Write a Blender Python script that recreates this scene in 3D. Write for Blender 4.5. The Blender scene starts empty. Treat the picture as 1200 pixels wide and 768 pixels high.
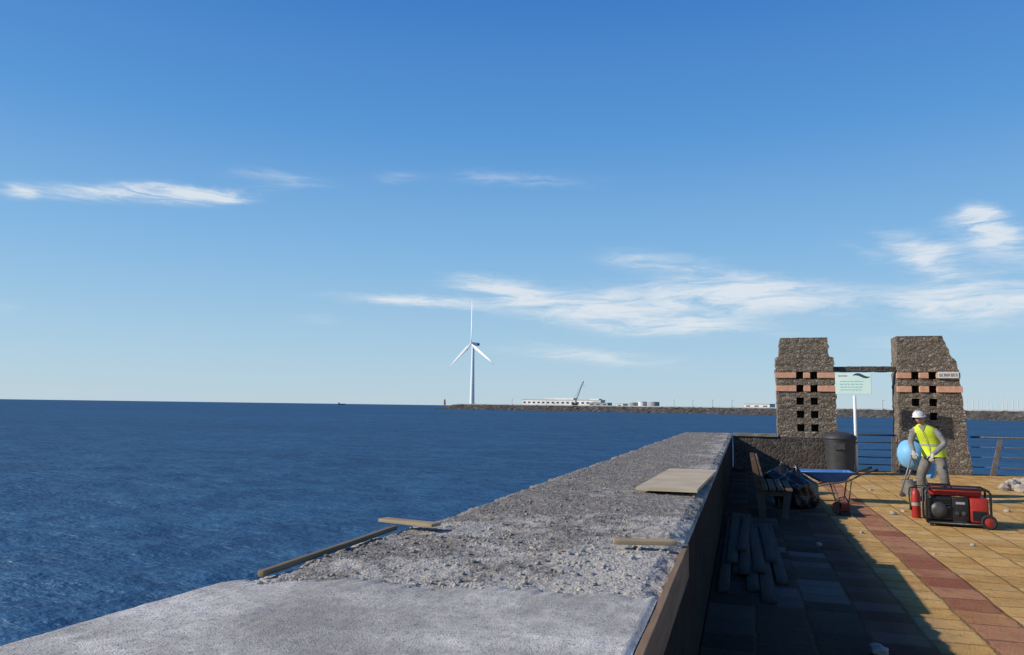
import bpy, bmesh, math, random
from mathutils import Vector, Matrix, noise
random.seed(7)
S = bpy.context.scene; COL = S.collection
PI = math.pi; rad = math.radians
V = Vector
# ------------------------------------------------------------------ camera
PSI = math.atan(271/900)
R = (Matrix.Rotation(PSI,4,'Z') @ Matrix.Rotation(rad(90+5.84),4,'X') @ Matrix.Rotation(rad(.79),4,'Z'))
R3 = R.to_3x3()
CAM = V((0,0,1.65))
cd = bpy.data.cameras.new('camera'); cam = bpy.data.objects.new('camera', cd); COL.objects.link(cam)
cd.sensor_fit='HORIZONTAL'; cd.sensor_width=36; cd.lens=27; cd.clip_start=.05; cd.clip_end=200000
cam.matrix_world = Matrix.Translation(CAM) @ R
S.camera = cam
def ray(px,py): return R3 @ V(((px-600)/900,(384-py)/900,-1))
def at(px,py,z):
    d=ray(px,py); return CAM + d*((z-CAM.z)/d.z)
def atY(px,py,Y):
    d=ray(px,py); return CAM + d*(Y/d.y)
def onY(px,py,Y):
    p=atY(px,py,Y); p.z=0; return p
S.view_settings.view_transform='Standard'; S.view_settings.look='None'; S.view_settings.exposure=0

# ------------------------------------------------------------------ mesh helpers
def box(bm,c,s,rot=None,bev=0,mi=0):
    m=Matrix.Translation(c)
    if rot is not None: m=m@rot.to_4x4()
    m=m@Matrix.Diagonal((s[0],s[1],s[2],1))
    vs=bmesh.ops.create_cube(bm,size=1,matrix=m)['verts']
    if bev:
        es=list({e for v in vs for e in v.link_edges})
        bmesh.ops.bevel(bm,geom=es,offset=bev,segments=2,affect='EDGES',profile=.5)
def tube(bm,pts,r,seg=8,caps=True):
    pts=[V(p) for p in pts]; n=len(pts)
    rs=r if isinstance(r,(list,tuple)) else [r]*n
    rings=[]; up=None
    for i,p in enumerate(pts):
        t=(pts[min(i+1,n-1)]-pts[max(i-1,0)]).normalized()
        if up is None:
            up=V((0,0,1)) if abs(t.z)<.9 else V((1,0,0))
        a=t.cross(up).normalized(); b=a.cross(t).normalized(); up=b
        rings.append([bm.verts.new(p+(a*math.cos(2*PI*k/seg)+b*math.sin(2*PI*k/seg))*rs[i]) for k in range(seg)])
    for i in range(n-1):
        for k in range(seg):
            bm.faces.new((rings[i][k],rings[i][(k+1)%seg],rings[i+1][(k+1)%seg],rings[i+1][k]))
    if caps:
        bm.faces.new(rings[0][::-1]); bm.faces.new(rings[-1])
def lathe(bm,prof,seg=20,M=None,capb=True,capt=True):
    M=M or Matrix.Identity(4); rings=[]
    for r,z in prof:
        rings.append([bm.verts.new(M@V((r*math.cos(2*PI*k/seg),r*math.sin(2*PI*k/seg),z))) for k in range(seg)])
    for i in range(len(prof)-1):
        for k in range(seg):
            bm.faces.new((rings[i][k],rings[i][(k+1)%seg],rings[i+1][(k+1)%seg],rings[i+1][k]))
    if capb: bm.faces.new(rings[0][::-1])
    if capt: bm.faces.new(rings[-1])
def loft(bm,rings,seg=24,capb=True,capt=True):
    rr=[]
    for c,rx,ry in rings:
        rr.append([bm.verts.new(V(c)+V((rx*math.cos(2*PI*k/seg),ry*math.sin(2*PI*k/seg),0))) for k in range(seg)])
    for i in range(len(rr)-1):
        for k in range(seg):
            bm.faces.new((rr[i][k],rr[i][(k+1)%seg],rr[i+1][(k+1)%seg],rr[i+1][k]))
    if capb: bm.faces.new(rr[0][::-1])
    if capt: bm.faces.new(rr[-1])
def prism(bm,poly,axis_vec,base=V((0,0,0)),ux=V((1,0,0)),uy=V((0,0,1))):
    a=[bm.verts.new(base+ux*p[0]+uy*p[1]) for p in poly]
    b=[bm.verts.new(base+ux*p[0]+uy*p[1]+axis_vec) for p in poly]
    n=len(poly)
    bm.faces.new(a); bm.faces.new(b[::-1])
    for i in range(n): bm.faces.new((a[i],b[i],b[(i+1)%n],a[(i+1)%n]))
def rock(bm,c,r,squash=.75,sub=2,amp=.35,seed=None):
    seed=random.random()*99 if seed is None else seed
    vs=bmesh.ops.create_icosphere(bm,subdivisions=sub,radius=1)['verts']
    q=Matrix.Rotation(random.random()*6,3,'Z')
    sc=V((random.uniform(.75,1.2),random.uniform(.7,1.1),squash))
    for v in vs:
        d=v.co.copy(); k=1+amp*noise.noise(d*1.3+V((seed,seed,seed)))+amp*.4*noise.noise(d*3.1+V((seed,0,seed)))
        v.co=q@V((d.x*sc.x*k,d.y*sc.y*k,d.z*sc.z*k))*r+V(c)
def obj(name,bm,m,parent=None,smooth=False):
    bmesh.ops.recalc_face_normals(bm,faces=bm.faces[:])
    me=bpy.data.meshes.new(name); bm.to_mesh(me); bm.free()
    for x in (m if isinstance(m,(list,tuple)) else [m]): me.materials.append(x)
    if smooth:
        me.polygons.foreach_set('use_smooth',[True]*len(me.polygons))
        if smooth is not True: me.set_sharp_from_angle(angle=rad(smooth))
    o=bpy.data.objects.new(name,me); COL.objects.link(o)
    if parent: o.parent=parent
    return o
def B(): return bmesh.new()
def tag(o,label=None,cat=None,group=None,kind=None):
    if label: o['label']=label
    if cat: o['category']=cat
    if group: o['group']=group
    if kind: o['kind']=kind
    return o
def thing(name,label,cat,loc=(0,0,0),rz=0,group=None):
    o=bpy.data.objects.new(name,None); COL.objects.link(o); o.location=loc; o.rotation_euler=(0,0,rz)
    o.empty_display_size=.2
    return tag(o,label,cat,group)
def copy_tree(o,parent=None):
    c=o.copy(); COL.objects.link(c)
    if parent: c.parent=parent
    for ch in list(o.children): copy_tree(ch,c)
    return c
def face_cam(p): return -math.atan2(p.x,p.y)

# ------------------------------------------------------------------ material helpers
class NT:
    def __init__(s,mat):
        mat.use_nodes=True; s.nt=mat.node_tree; s.n=s.nt.nodes; s.l=s.nt.links
    def new(s,t,**kw):
        x=s.n.new(t)
        for k,v in kw.items(): setattr(x,k,v)
        return x
    def set(s,sock,v):
        if isinstance(v,bpy.types.NodeSocket): s.l.new(v,sock)
        elif v is not None: sock.default_value=v
    def m(s,op,a,b=None,c=None,clamp=False):
        x=s.new('ShaderNodeMath',operation=op); x.use_clamp=clamp
        s.set(x.inputs[0],a); s.set(x.inputs[1],b); s.set(x.inputs[2],c); return x.outputs[0]
    def vm(s,op,a,b=None):
        x=s.new('ShaderNodeVectorMath',operation=op); s.set(x.inputs[0],a); s.set(x.inputs[1],b)
        return x.outputs['Value'] if op in('DOT_PRODUCT','LENGTH','DISTANCE') else x.outputs[0]
    def noise(s,vec,scale,detail=6,rough=.55,dist=0):
        x=s.new('ShaderNodeTexNoise'); s.set(x.inputs['Vector'],vec); x.inputs['Scale'].default_value=scale
        x.inputs['Detail'].default_value=detail; x.inputs['Roughness'].default_value=rough; x.inputs['Distortion'].default_value=dist
        return x
    def voro(s,vec,scale,feature='F1',rnd=1):
        x=s.new('ShaderNodeTexVoronoi',feature=feature); s.set(x.inputs['Vector'],vec); x.inputs['Scale'].default_value=scale
        x.inputs['Randomness'].default_value=rnd; return x
    def ramp(s,fac,stops):
        x=s.new('ShaderNodeValToRGB'); e=x.color_ramp.elements
        while len(e)<len(stops): e.new(.5)
        for i,(p,c) in enumerate(stops):
            e[i].position=p; e[i].color=(*c,1) if len(c)==3 else c
        s.set(x.inputs[0],fac); return x.outputs[0]
    def mix(s,f,a,b,mode='MIX'):
        x=s.new('ShaderNodeMix',data_type='RGBA',blend_type=mode); s.set(x.inputs[0],f)
        s.set(x.inputs[6],a if isinstance(a,bpy.types.NodeSocket) else (*a,1)); s.set(x.inputs[7],b if isinstance(b,bpy.types.NodeSocket) else (*b,1)); return x.outputs[2]
    def mr(s,v,a,b,c=0,d=1,smooth=True):
        x=s.new('ShaderNodeMapRange'); x.interpolation_type='SMOOTHSTEP' if smooth else 'LINEAR'
        s.set(x.inputs[0],v)
        for i,q in enumerate((a,b,c,d)): x.inputs[i+1].default_value=q
        return x.outputs[0]
    def bump(s,h,strength,dist,normal=None):
        x=s.new('ShaderNodeBump'); x.inputs['Strength'].default_value=strength; x.inputs['Distance'].default_value=dist
        s.set(x.inputs['Height'],h)
        if normal is not None: s.set(x.inputs['Normal'],normal)
        return x.outputs[0]
    def co(s,k='Object'): return s.new('ShaderNodeTexCoord').outputs[k]
    @property
    def bsdf(s): return s.n['Principled BSDF']
def mat(name):
    m=bpy.data.materials.new(name); return m,NT(m)
def pm(name,c1,c2=None,scale=4,rough=.8,bump=.2,bscale=30,bd=.01,metal=0,spec=.4,lo=.3,hi=.7):
    m,t=mat(name); c2=c2 or tuple(x*.7 for x in c1)
    co=t.co(); n=t.noise(co,scale,5,.6)
    b=t.bsdf; t.set(b.inputs['Base Color'],t.ramp(n.outputs[0],[(lo,c2),(hi,c1)]))
    n2=t.noise(co,bscale,4,.6)
    b.inputs['Metallic'].default_value=metal; b.inputs['Specular IOR Level'].default_value=spec
    t.set(b.inputs['Roughness'],t.mr(n2.outputs[0],.2,.8,max(rough-.12,.03),min(rough+.12,1)))
    if bump: t.set(b.inputs['Normal'],t.bump(n2.outputs[0],bump,bd))
    return m
def wood(name,c1,c2,axis=1,sc=1):
    m,t=mat(name); co=t.co()
    mp=t.new('ShaderNodeMapping'); s=[26*sc,26*sc,26*sc]; s[axis]=1.6*sc; mp.inputs['Scale'].default_value=s; t.set(mp.inputs[0],co)
    n=t.noise(mp.outputs[0],1,6,.65,.6); n3=t.noise(co,3,4)
    col=t.ramp(n.outputs[0],[(.3,c2),(.65,c1)])
    col=t.mix(t.mr(n3.outputs[0],.35,.7,0,.5),col,tuple(x*.55 for x in c1))
    t.set(t.bsdf.inputs['Base Color'],col); t.bsdf.inputs['Roughness'].default_value=.85; t.bsdf.inputs['Specular IOR Level'].default_value=.2
    t.set(t.bsdf.inputs['Normal'],t.bump(n.outputs[0],.5,.004)); return m

M={}
M['white_paint']=pm('white_paint',(.75,.76,.77),(.66,.67,.68),2,.45,.05)
M['far_white']=pm('far_white',(.74,.74,.72),(.55,.55,.53),.05,.8,0)
M['far_grey']=pm('far_grey',(.38,.39,.40),(.25,.26,.27),.08,.8,0)
M['far_dark']=pm('far_dark',(.06,.065,.07),(.03,.03,.035),.3,.8,0)
M['glass_dark']=pm('glass_dark',(.05,.06,.08),(.03,.04,.05),.2,.3,0)
M['far_red']=pm('far_red',(.35,.05,.03),(.22,.04,.03),.4,.6,0)
M['turbine']=pm('turbine_paint',(.80,.81,.82),(.72,.73,.75),.05,.4,0)
M['turbine_blue']=pm('turbine_blue',(.05,.10,.22),(.03,.06,.14),.3,.5,0)
M['dark_plastic']=pm('dark_plastic',(.045,.048,.054),(.03,.032,.035),6,.5,.1)
M['black_frame']=pm('black_frame',(.02,.02,.022),(.012,.012,.013),9,.4,.1)
M['engine_grey']=pm('engine_grey',(.10,.10,.10),(.04,.04,.04),12,.45,.3,metal=.4)
M['red_paint']=pm('red_paint',(.40,.028,.02),(.25,.02,.016),7,.45,.1)
M['dull_red']=pm('dull_red',(.16,.025,.018),(.07,.013,.011),12,.6,.2)
M['rubber']=pm('rubber',(.025,.025,.025),(.014,.014,.014),20,.85,.3)
M['blue_tray']=pm('blue_tray',(.05,.17,.46),(.12,.23,.42),6,.5,.15,lo=.2,hi=.55)
M['mixer_blue']=pm('mixer_blue',(.16,.44,.76),(.32,.46,.58),7,.5,.2,lo=.2,hi=.5)
M['mixer_inside']=pm('mixer_inside',(.16,.16,.16),(.08,.08,.08),9,.9,.5)
M['steel']=pm('steel',(.30,.30,.30),(.20,.19,.18),10,.5,.1,metal=.5)
M['rail_steel']=pm('rail_steel',(.08,.08,.085),(.045,.043,.04),10,.5,.1,metal=.3)
M['post_grey']=pm('post_grey',(.17,.155,.145),(.09,.08,.075),10,.85,.4)
M['bag']=pm('bag_plastic',(.012,.012,.014),(.006,.006,.007),8,.28,.6,14,.03,spec=.6)
M['cement_crust']=pm('cement_crust',(.40,.375,.335),(.24,.22,.20),14,.9,.6,40,.01)
M['coping']=pm('coping',(.26,.24,.21),(.13,.12,.11),5,.9,.6,30,.01)
M['skin']=pm('skin',(.42,.24,.16),(.34,.18,.12),14,.55,.1)
M['hair']=pm('hair',(.03,.022,.018),(.015,.012,.01),30,.7,.3)
M['helmet']=pm('helmet',(.72,.72,.70),(.55,.54,.5),8,.4,.05)
M['vest']=pm('vest',(.66,.80,.05),(.54,.68,.04),9,.7,.5,14,.02)
M['reflective']=pm('reflective',(.58,.62,.52),(.48,.52,.42),20,.5,.1)
M['shirt']=pm('shirt',(.26,.26,.27),(.17,.17,.18),9,.9,.5,16,.02)
M['trousers']=pm('trousers',(.20,.185,.165),(.12,.11,.10),9,.9,.6,12,.03)
M['glove']=pm('glove',(.55,.53,.49),(.36,.34,.32),14,.85,.4,40,.005)
M['boot']=pm('boot',(.06,.045,.035),(.03,.025,.02),14,.7,.3)
M['eye']=pm('eye',(.02,.015,.012),(.015,.01,.01),14,.3,0)
M['lip']=pm('lip',(.26,.10,.08),(.2,.08,.06),14,.5,0)
M['sign_board']=pm('sign_board',(.58,.77,.73),(.52,.71,.67),3,.5,.02)
M['sign_ink']=pm('sign_ink',(.30,.46,.48),(.25,.40,.42),3,.6,0)
M['sign_logo']=pm('sign_logo',(.03,.06,.10),(.02,.04,.07),3,.6,0)
M['sign_red']=pm('sign_red',(.50,.13,.10),(.4,.1,.08),3,.6,0)
M['plate']=pm('plate',(.74,.72,.70),(.64,.6,.58),6,.5,.05)
M['plate_ink']=pm('plate_ink',(.10,.05,.05),(.05,.03,.03),6,.7,0)
M['band']=pm('band_brick',(.68,.38,.25),(.50,.26,.165),9,.9,.4,40,.01)
M['board_edge']=wood('board_edge',(.27,.205,.135),(.14,.11,.075),1)
M['board_light_y']=wood('board_light_y',(.45,.35,.22),(.28,.215,.14),1)
M['board_fascia']=wood('board_fascia',(.30,.20,.125),(.16,.105,.07),1)
M['ply']=wood('ply',(.58,.49,.35),(.5,.41,.29),0,.5)
M['board_dark']=wood('board_dark',(.085,.065,.05),(.036,.028,.023),1)
M['bench_wood']=wood('bench_wood',(.16,.11,.075),(.08,.057,.04),1)
M['bench_conc']=pm('bench_concrete',(.10,.085,.07),(.06,.05,.042),8,.9,.4)
M['stone']=pm('stone_chunk',(.42,.38,.33),(.25,.22,.2),10,.9,.6,22,.02)
M['label_grey']=pm('label_grey',(.36,.36,.35),(.26,.26,.26),5,.5,0)

def stonemat(name,cols,mortar,scale,bumpd=.02,mort=.06,dirt=.5,zs=1):
    m,t=mat(name); co=t.co()
    wn=t.noise(co,5,2); w=t.vm('ADD',co,t.vm('MULTIPLY',t.vm('SUBTRACT',wn.outputs['Color'],(.5,.5,.5)),(.06,.06,.02)))
    w=t.vm('MULTIPLY',w,(1,1,zs))
    v=t.voro(w,scale,rnd=.85); e=t.voro(w,scale,'DISTANCE_TO_EDGE',rnd=.85)
    sep=t.new('ShaderNodeSeparateColor'); t.set(sep.inputs[0],v.outputs['Color'])
    col=t.ramp(sep.outputs[0],[(i/(len(cols)-1),c) for i,c in enumerate(cols)])
    fine=t.noise(co,60,4,.7)
    col=t.mix(t.mr(fine.outputs[0],.3,.7,0,dirt),col,(.03,.027,.025))
    em=t.mr(e.outputs[0],0,mort*1.6,1,0)
    big=t.noise(co,1.3,4)
    em2=t.m('MULTIPLY',em,t.mr(big.outputs[0],.35,.7,.25,1))
    col=t.mix(em2,col,mortar)
    t.set(t.bsdf.inputs['Base Color'],col); t.bsdf.inputs['Roughness'].default_value=.92; t.bsdf.inputs['Specular IOR Level'].default_value=.25
    h=t.m('ADD',t.m('MINIMUM',t.m('MULTIPLY',e.outputs[0],2.2),.5),t.m('MULTIPLY',fine.outputs[0],.5))
    t.set(t.bsdf.inputs['Normal'],t.bump(h,1,bumpd)); return m
M['pillar_stone']=stonemat('pillar_stone',[(.15,.122,.096),(.29,.24,.187),(.19,.156,.124),(.43,.365,.29)],(.08,.067,.056),10.5,.035,.06,.32,1.8)
M['wall_stone']=stonemat('wall_stone',[(.05,.045,.042),(.10,.085,.075),(.07,.06,.055),(.14,.12,.105)],(.15,.14,.13),9,.03,.05)
M['breakwater']=stonemat('breakwater_rock',[(.055,.055,.055),(.12,.115,.105),(.08,.075,.07),(.17,.16,.145)],(.03,.03,.03),.28,.6,.08)

# broken wall top
m,t=mat('broken_top'); co=t.co(); M['broken']=m
sx=t.new('ShaderNodeSeparateXYZ'); t.set(sx.inputs[0],co)
v=t.voro(co,54); e=t.voro(co,54,'DISTANCE_TO_EDGE'); v2=t.voro(co,115)
sc_=t.new('ShaderNodeSeparateColor'); t.set(sc_.inputs[0],v.outputs['Color'])
sc2=t.new('ShaderNodeSeparateColor'); t.set(sc2.inputs[0],v2.outputs['Color'])
col=t.ramp(sc_.outputs[0],[(0,(.135,.122,.109)),(.4,(.235,.215,.193)),(.7,(.18,.164,.147)),(1,(.40,.37,.33))])
col=t.mix(t.mr(sc2.outputs[0],.65,.97,0,.65),col,(.50,.465,.415))
col=t.mix(t.mr(e.outputs[0],0,.08,.65,0),col,(.062,.056,.05))
big=t.noise(co,1.3,6,.64); med=t.noise(co,6,6,.68); fine=t.noise(co,80,5,.7)
near=t.mr(sx.outputs[1],3.6,5.6,1,0); splash=t.mr(sx.outputs[1],2.9,3.7,1,0)
pl=t.m('ADD',t.m('ADD',t.m('MULTIPLY',near,.20),t.m('MULTIPLY',splash,.10)),t.m('ADD',big.outputs[0],t.m('MULTIPLY',t.m('SUBTRACT',med.outputs[0],.5),.9)))
edge=t.mr(sx.outputs[0],-.9,-.4,-.05,.15)
pl=t.m('ADD',pl,edge)
col=t.mix(t.mr(pl,.56,.77,0,.82),col,t.ramp(fine.outputs[0],[(.3,(.36,.34,.31)),(.7,(.59,.56,.515))]))
t.set(t.bsdf.inputs['Base Color'],col); t.bsdf.inputs['Roughness'].default_value=.95; t.bsdf.inputs['Specular IOR Level'].default_value=.2
t.set(t.bsdf.inputs['Normal'],t.bump(t.m('ADD',e.outputs[0],t.m('MULTIPLY',fine.outputs[0],.6)),.75,.009))
# smooth fresh mortar
m,t=mat('fresh_mortar'); co=t.co(); M['mortar']=m
n1=t.noise(co,1.6,7,.66,.4); n2=t.noise(co,11,6,.72); n3=t.noise(co,150,3,.75)
mp=t.new('ShaderNodeMapping'); mp.inputs['Scale'].default_value=(2.2,7,4); mp.inputs['Rotation'].default_value=(0,0,.35); t.set(mp.inputs[0],co)
n4=t.noise(mp.outputs[0],1,6,.68,.8)
f=t.m('ADD',t.m('MULTIPLY',n1.outputs[0],.50),t.m('ADD',t.m('MULTIPLY',n2.outputs[0],.24),t.m('ADD',t.m('MULTIPLY',n3.outputs[0],.10),t.m('MULTIPLY',n4.outputs[0],.16))))
col=t.ramp(f,[(.38,(.33,.315,.30)),(.46,(.44,.42,.40)),(.52,(.55,.53,.50)),(.60,(.76,.735,.70))])
sp=t.voro(co,120); ssp=t.new('ShaderNodeSeparateColor'); t.set(ssp.inputs[0],sp.outputs['Color'])
col=t.mix(t.mr(ssp.outputs[0],.84,.92,0,.45),col,(.17,.16,.15))
t.set(t.bsdf.inputs['Base Color'],col); t.bsdf.inputs['Roughness'].default_value=.95; t.bsdf.inputs['Specular IOR Level'].default_value=.1
h=t.m('ADD',t.m('MULTIPLY',n3.outputs[0],.6),t.m('MULTIPLY',n2.outputs[0],.9))
t.set(t.bsdf.inputs['Normal'],t.bump(h,.9,.010))
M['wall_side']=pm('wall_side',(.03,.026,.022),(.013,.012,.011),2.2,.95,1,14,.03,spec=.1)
# pavement
m,t=mat('pavement_tiles'); co=t.co(); M['pave']=m
wv=t.noise(co,1.7,3,.6)
cw=t.vm('ADD',co,t.vm('MULTIPLY',t.vm('SUBTRACT',wv.outputs['Color'],(.5,.5,.5)),(.06,.14,0)))
sx=t.new('ShaderNodeSeparateXYZ'); t.set(sx.inputs[0],cw)
TW=.40
cx=t.m('DIVIDE',t.m('SUBTRACT',sx.outputs[0],1.66),TW); ci=t.m('FLOOR',cx); cf=t.m('FRACT',cx)
w1=t.new('ShaderNodeTexWhiteNoise',noise_dimensions='1D'); t.set(w1.inputs['W'],ci)
ln=t.mr(w1.outputs['Value'],0,1,.30,.55,False)
cy=t.m('ADD',t.m('DIVIDE',sx.outputs[1],ln),t.m('MULTIPLY',w1.outputs['Value'],7.3)); ri=t.m('FLOOR',cy); rf=t.m('FRACT',cy)
cb=t.new('ShaderNodeCombineXYZ'); t.set(cb.inputs[0],ci); t.set(cb.inputs[1],ri)
wn=t.new('ShaderNodeTexWhiteNoise',noise_dimensions='2D'); t.set(wn.inputs['Vector'],cb.outputs[0])
wn2=t.new('ShaderNodeSeparateColor'); t.set(wn2.inputs[0],wn.outputs['Color'])
och=t.ramp(wn.outputs['Value'],[(0,(.46,.25,.08)),(.25,(.58,.33,.11)),(.5,(.67,.41,.14)),(.75,(.51,.29,.095)),(1,(.70,.46,.19))])
red=t.ramp(wn.outputs['Value'],[(0,(.29,.10,.062)),(.5,(.36,.145,.09)),(.8,(.42,.19,.115)),(1,(.47,.24,.13))])
isr=t.m('MULTIPLY',t.m('COMPARE',ci,0,.1),t.mr(wn2.outputs[1],.05,.3,.7,1)); isr2=t.m('MULTIPLY',t.m('COMPARE',ci,-2,.1),.6)
grey=t.mr(sx.outputs[0],1.0,1.62,.96,0)  # wall's cast shadow painted into the tile colour, fading out at its edge
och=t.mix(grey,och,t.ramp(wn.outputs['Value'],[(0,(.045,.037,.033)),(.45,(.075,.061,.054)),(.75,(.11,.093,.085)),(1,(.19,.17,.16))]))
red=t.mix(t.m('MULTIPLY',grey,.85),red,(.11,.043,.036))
col=t.mix(t.m('MAXIMUM',isr,isr2),och,red)
st=t.noise(co,1.1,6,.68); st2=t.noise(co,6,6,.72); fine=t.noise(co,55,4,.7)
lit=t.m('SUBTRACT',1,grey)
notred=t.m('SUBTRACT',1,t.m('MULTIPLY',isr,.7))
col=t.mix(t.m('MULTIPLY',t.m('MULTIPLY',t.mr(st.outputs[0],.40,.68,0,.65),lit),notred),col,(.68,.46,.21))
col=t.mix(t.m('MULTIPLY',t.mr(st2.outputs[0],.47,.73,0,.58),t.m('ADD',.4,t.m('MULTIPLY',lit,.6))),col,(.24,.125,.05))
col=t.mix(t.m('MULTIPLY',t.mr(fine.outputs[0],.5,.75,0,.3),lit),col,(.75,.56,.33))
walldark=t.mr(sx.outputs[0],-.3,.9,.75,0)  # paving colour gets darker towards the wall foot
col=t.mix(walldark,col,(.022,.019,.017))
gx=t.m('MINIMUM',cf,t.m('SUBTRACT',1,cf)); gy=t.m('MINIMUM',rf,t.m('SUBTRACT',1,rf))
gx=t.m('MULTIPLY',gx,TW); gy=t.m('MULTIPLY',gy,ln)
g=t.m('ADD',t.m('MINIMUM',gx,gy),t.m('MULTIPLY',t.m('SUBTRACT',st2.outputs[0],.5),.08))
gm=t.mr(g,.000,.024,1,0)
col=t.mix(t.m('MULTIPLY',gm,.55),col,(.13,.08,.045))
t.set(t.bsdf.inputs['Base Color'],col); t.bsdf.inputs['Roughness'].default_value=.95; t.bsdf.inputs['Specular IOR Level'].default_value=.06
hh=t.m('ADD',t.m('MULTIPLY',t.mr(g,.0,.025),.5),t.m('ADD',t.m('MULTIPLY',wn.outputs['Value'],.3),t.m('ADD',t.m('MULTIPLY',fine.outputs[0],.6),t.m('MULTIPLY',st2.outputs[0],1.2))))
t.set(t.bsdf.inputs['Normal'],t.bump(hh,1,.022))
# sea
m,t=mat('sea_water'); co=t.co(); M['sea']=m
def mapd(sc,rot=0):
    mp=t.new('ShaderNodeMapping'); mp.inputs['Scale'].default_value=sc; mp.inputs['Rotation'].default_value=(0,0,rot); t.set(mp.inputs[0],co); return mp.outputs[0]
a=t.noise(mapd((.5,.9,1),.3),.30,3,.5); b=t.noise(mapd((.5,1,1),.35),1.2,4,.58); c=t.noise(mapd((.7,1,1),.25),4.5,3,.55)
d=t.noise(mapd((.3,1,1),.25),.010,5,.65); d2=t.noise(mapd((.25,1,1),.28),.09,4,.6)
h=t.m('ADD',t.m('MULTIPLY',a.outputs[0],1.4),t.m('ADD',t.m('MULTIPLY',b.outputs[0],.75),t.m('MULTIPLY',c.outputs[0],.19)))
t.n.remove(t.bsdf)
nrm=t.bump(h,1,.52)
deep=t.ramp(t.m('ADD',t.m('MULTIPLY',d.outputs[0],.6),t.m('MULTIPLY',d2.outputs[0],.4)),[(.34,(.005,.042,.108)),(.66,(.014,.092,.20))])
crest=t.mr(t.m('ADD',t.m('MULTIPLY',a.outputs[0],.4),t.m('ADD',t.m('MULTIPLY',b.outputs[0],.4),t.m('MULTIPLY',c.outputs[0],.2))),.42,.60)
df=t.new('ShaderNodeBsdfDiffuse'); t.set(df.inputs[0],t.mix(t.m('MULTIPLY',crest,.6),deep,(.024,.125,.245))); t.set(df.inputs['Normal'],nrm)
gl=t.new('ShaderNodeBsdfGlossy'); gl.inputs[0].default_value=(.80,.90,1,1); gl.inputs['Roughness'].default_value=.5; t.set(gl.inputs['Normal'],nrm)
fr_=t.new('ShaderNodeFresnel'); fr_.inputs[0].default_value=1.33; t.set(fr_.inputs['Normal'],nrm)
mxs=t.new('ShaderNodeMixShader'); t.set(mxs.inputs[0],t.m('MINIMUM',fr_.outputs[0],.12)); t.l.new(df.outputs[0],mxs.inputs[1]); t.l.new(gl.outputs[0],mxs.inputs[2])
t.l.new(mxs.outputs[0],t.n['Material Output'].inputs[0])

# ------------------------------------------------------------------ sun & world
SUN_EL=rad(26.8); AZ=rad(-114)
sd=V((math.sin(AZ)*math.cos(SUN_EL),math.cos(AZ)*math.cos(SUN_EL),math.sin(SUN_EL)))
sl=bpy.data.lights.new('sun','SUN'); sl.energy=5.0; sl.angle=rad(.5); sl.color=(1,.91,.77)
so=bpy.data.objects.new('sun',sl); COL.objects.link(so); so.rotation_euler=(-sd).to_track_quat('-Z','Y').to_euler(); so.location=(-20,-5,20)
W=bpy.data.worlds.new('World'); S.world=W; t=NT(W)
for n in list(t.n): t.n.remove(n)
sky=t.new('ShaderNodeTexSky'); sky.sky_type='NISHITA'; sky.sun_disc=False; sky.sun_elevation=SUN_EL; sky.sun_rotation=AZ%(2*PI)
sky.air_density=1.0; sky.dust_density=.3; sky.ozone_density=1.5; sky.altitude=0
bg=t.new('ShaderNodeBackground'); bg.inputs[1].default_value=.1
bg2=t.new('ShaderNodeBackground'); bg2.inputs[0].default_value=(.86,.92,.98,1); bg2.inputs[1].default_value=.88
gen=t.co('Generated'); sx=t.new('ShaderNodeSeparateXYZ'); t.set(sx.inputs[0],gen)
az=t.m('ARCTAN2',sx.outputs[0],sx.outputs[1]); el=t.m('ARCSINE',sx.outputs[2])
grad=t.ramp(t.m('DIVIDE',el,PI/2),[(0,(.49,.65,.76)),(.05,(.38,.60,.79)),(.12,(.235,.49,.79)),(.22,(.095,.32,.71)),(.36,(.028,.168,.55)),(.55,(.012,.07,.28)),(1,(.006,.035,.14))])
t.set(bg.inputs[0],t.mix(.87,sky.outputs[0],t.vm('MULTIPLY',grad,(10,10,10))))
cb=t.new('ShaderNodeCombineXYZ'); t.set(cb.inputs[0],az); t.set(cb.inputs[1],el); AE=cb.outputs[0]
wn=t.noise(t.vm('MULTIPLY',AE,(7,26,1)),1,4,.6)
AEW=t.vm('ADD',AE,t.vm('MULTIPLY',t.vm('SUBTRACT',wn.outputs['Color'],(.5,.5,.5)),(.10,.022,0)))
tx=t.noise(t.vm('MULTIPLY',AEW,(10,64,1)),1,6,.68,.6).outputs[0]
def ae(px,py):
    d=ray(px,py).normalized(); return V((math.atan2(d.x,d.y),math.asin(d.z),0))
clouds=[
 (30,224,300,228,9,.85),(180,230,290,230,7,.75),(-10,226,40,226,7,.6),(255,198,400,214,9,.45),(440,207,500,210,7,.42),(510,205,700,213,10,.46),
 (385,347,575,357,7,.8),(520,328,650,350,12,1.0),(590,350,880,354,17,.8),(800,338,1000,350,16,.95),(660,372,900,386,13,.95),
 (690,300,855,316,13,.58),(590,408,790,426,11,.7),(1040,282,1128,318,14,1.0),(1112,262,1215,296,20,1.0),(1120,250,1180,260,9,.7),
 (1030,352,1260,354,20,1.0),(980,286,1035,304,7,.42),(330,370,400,374,7,.36),(990,404,1115,408,14,.4),(-20,358,30,362,8,.25)]
tot=None
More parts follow.
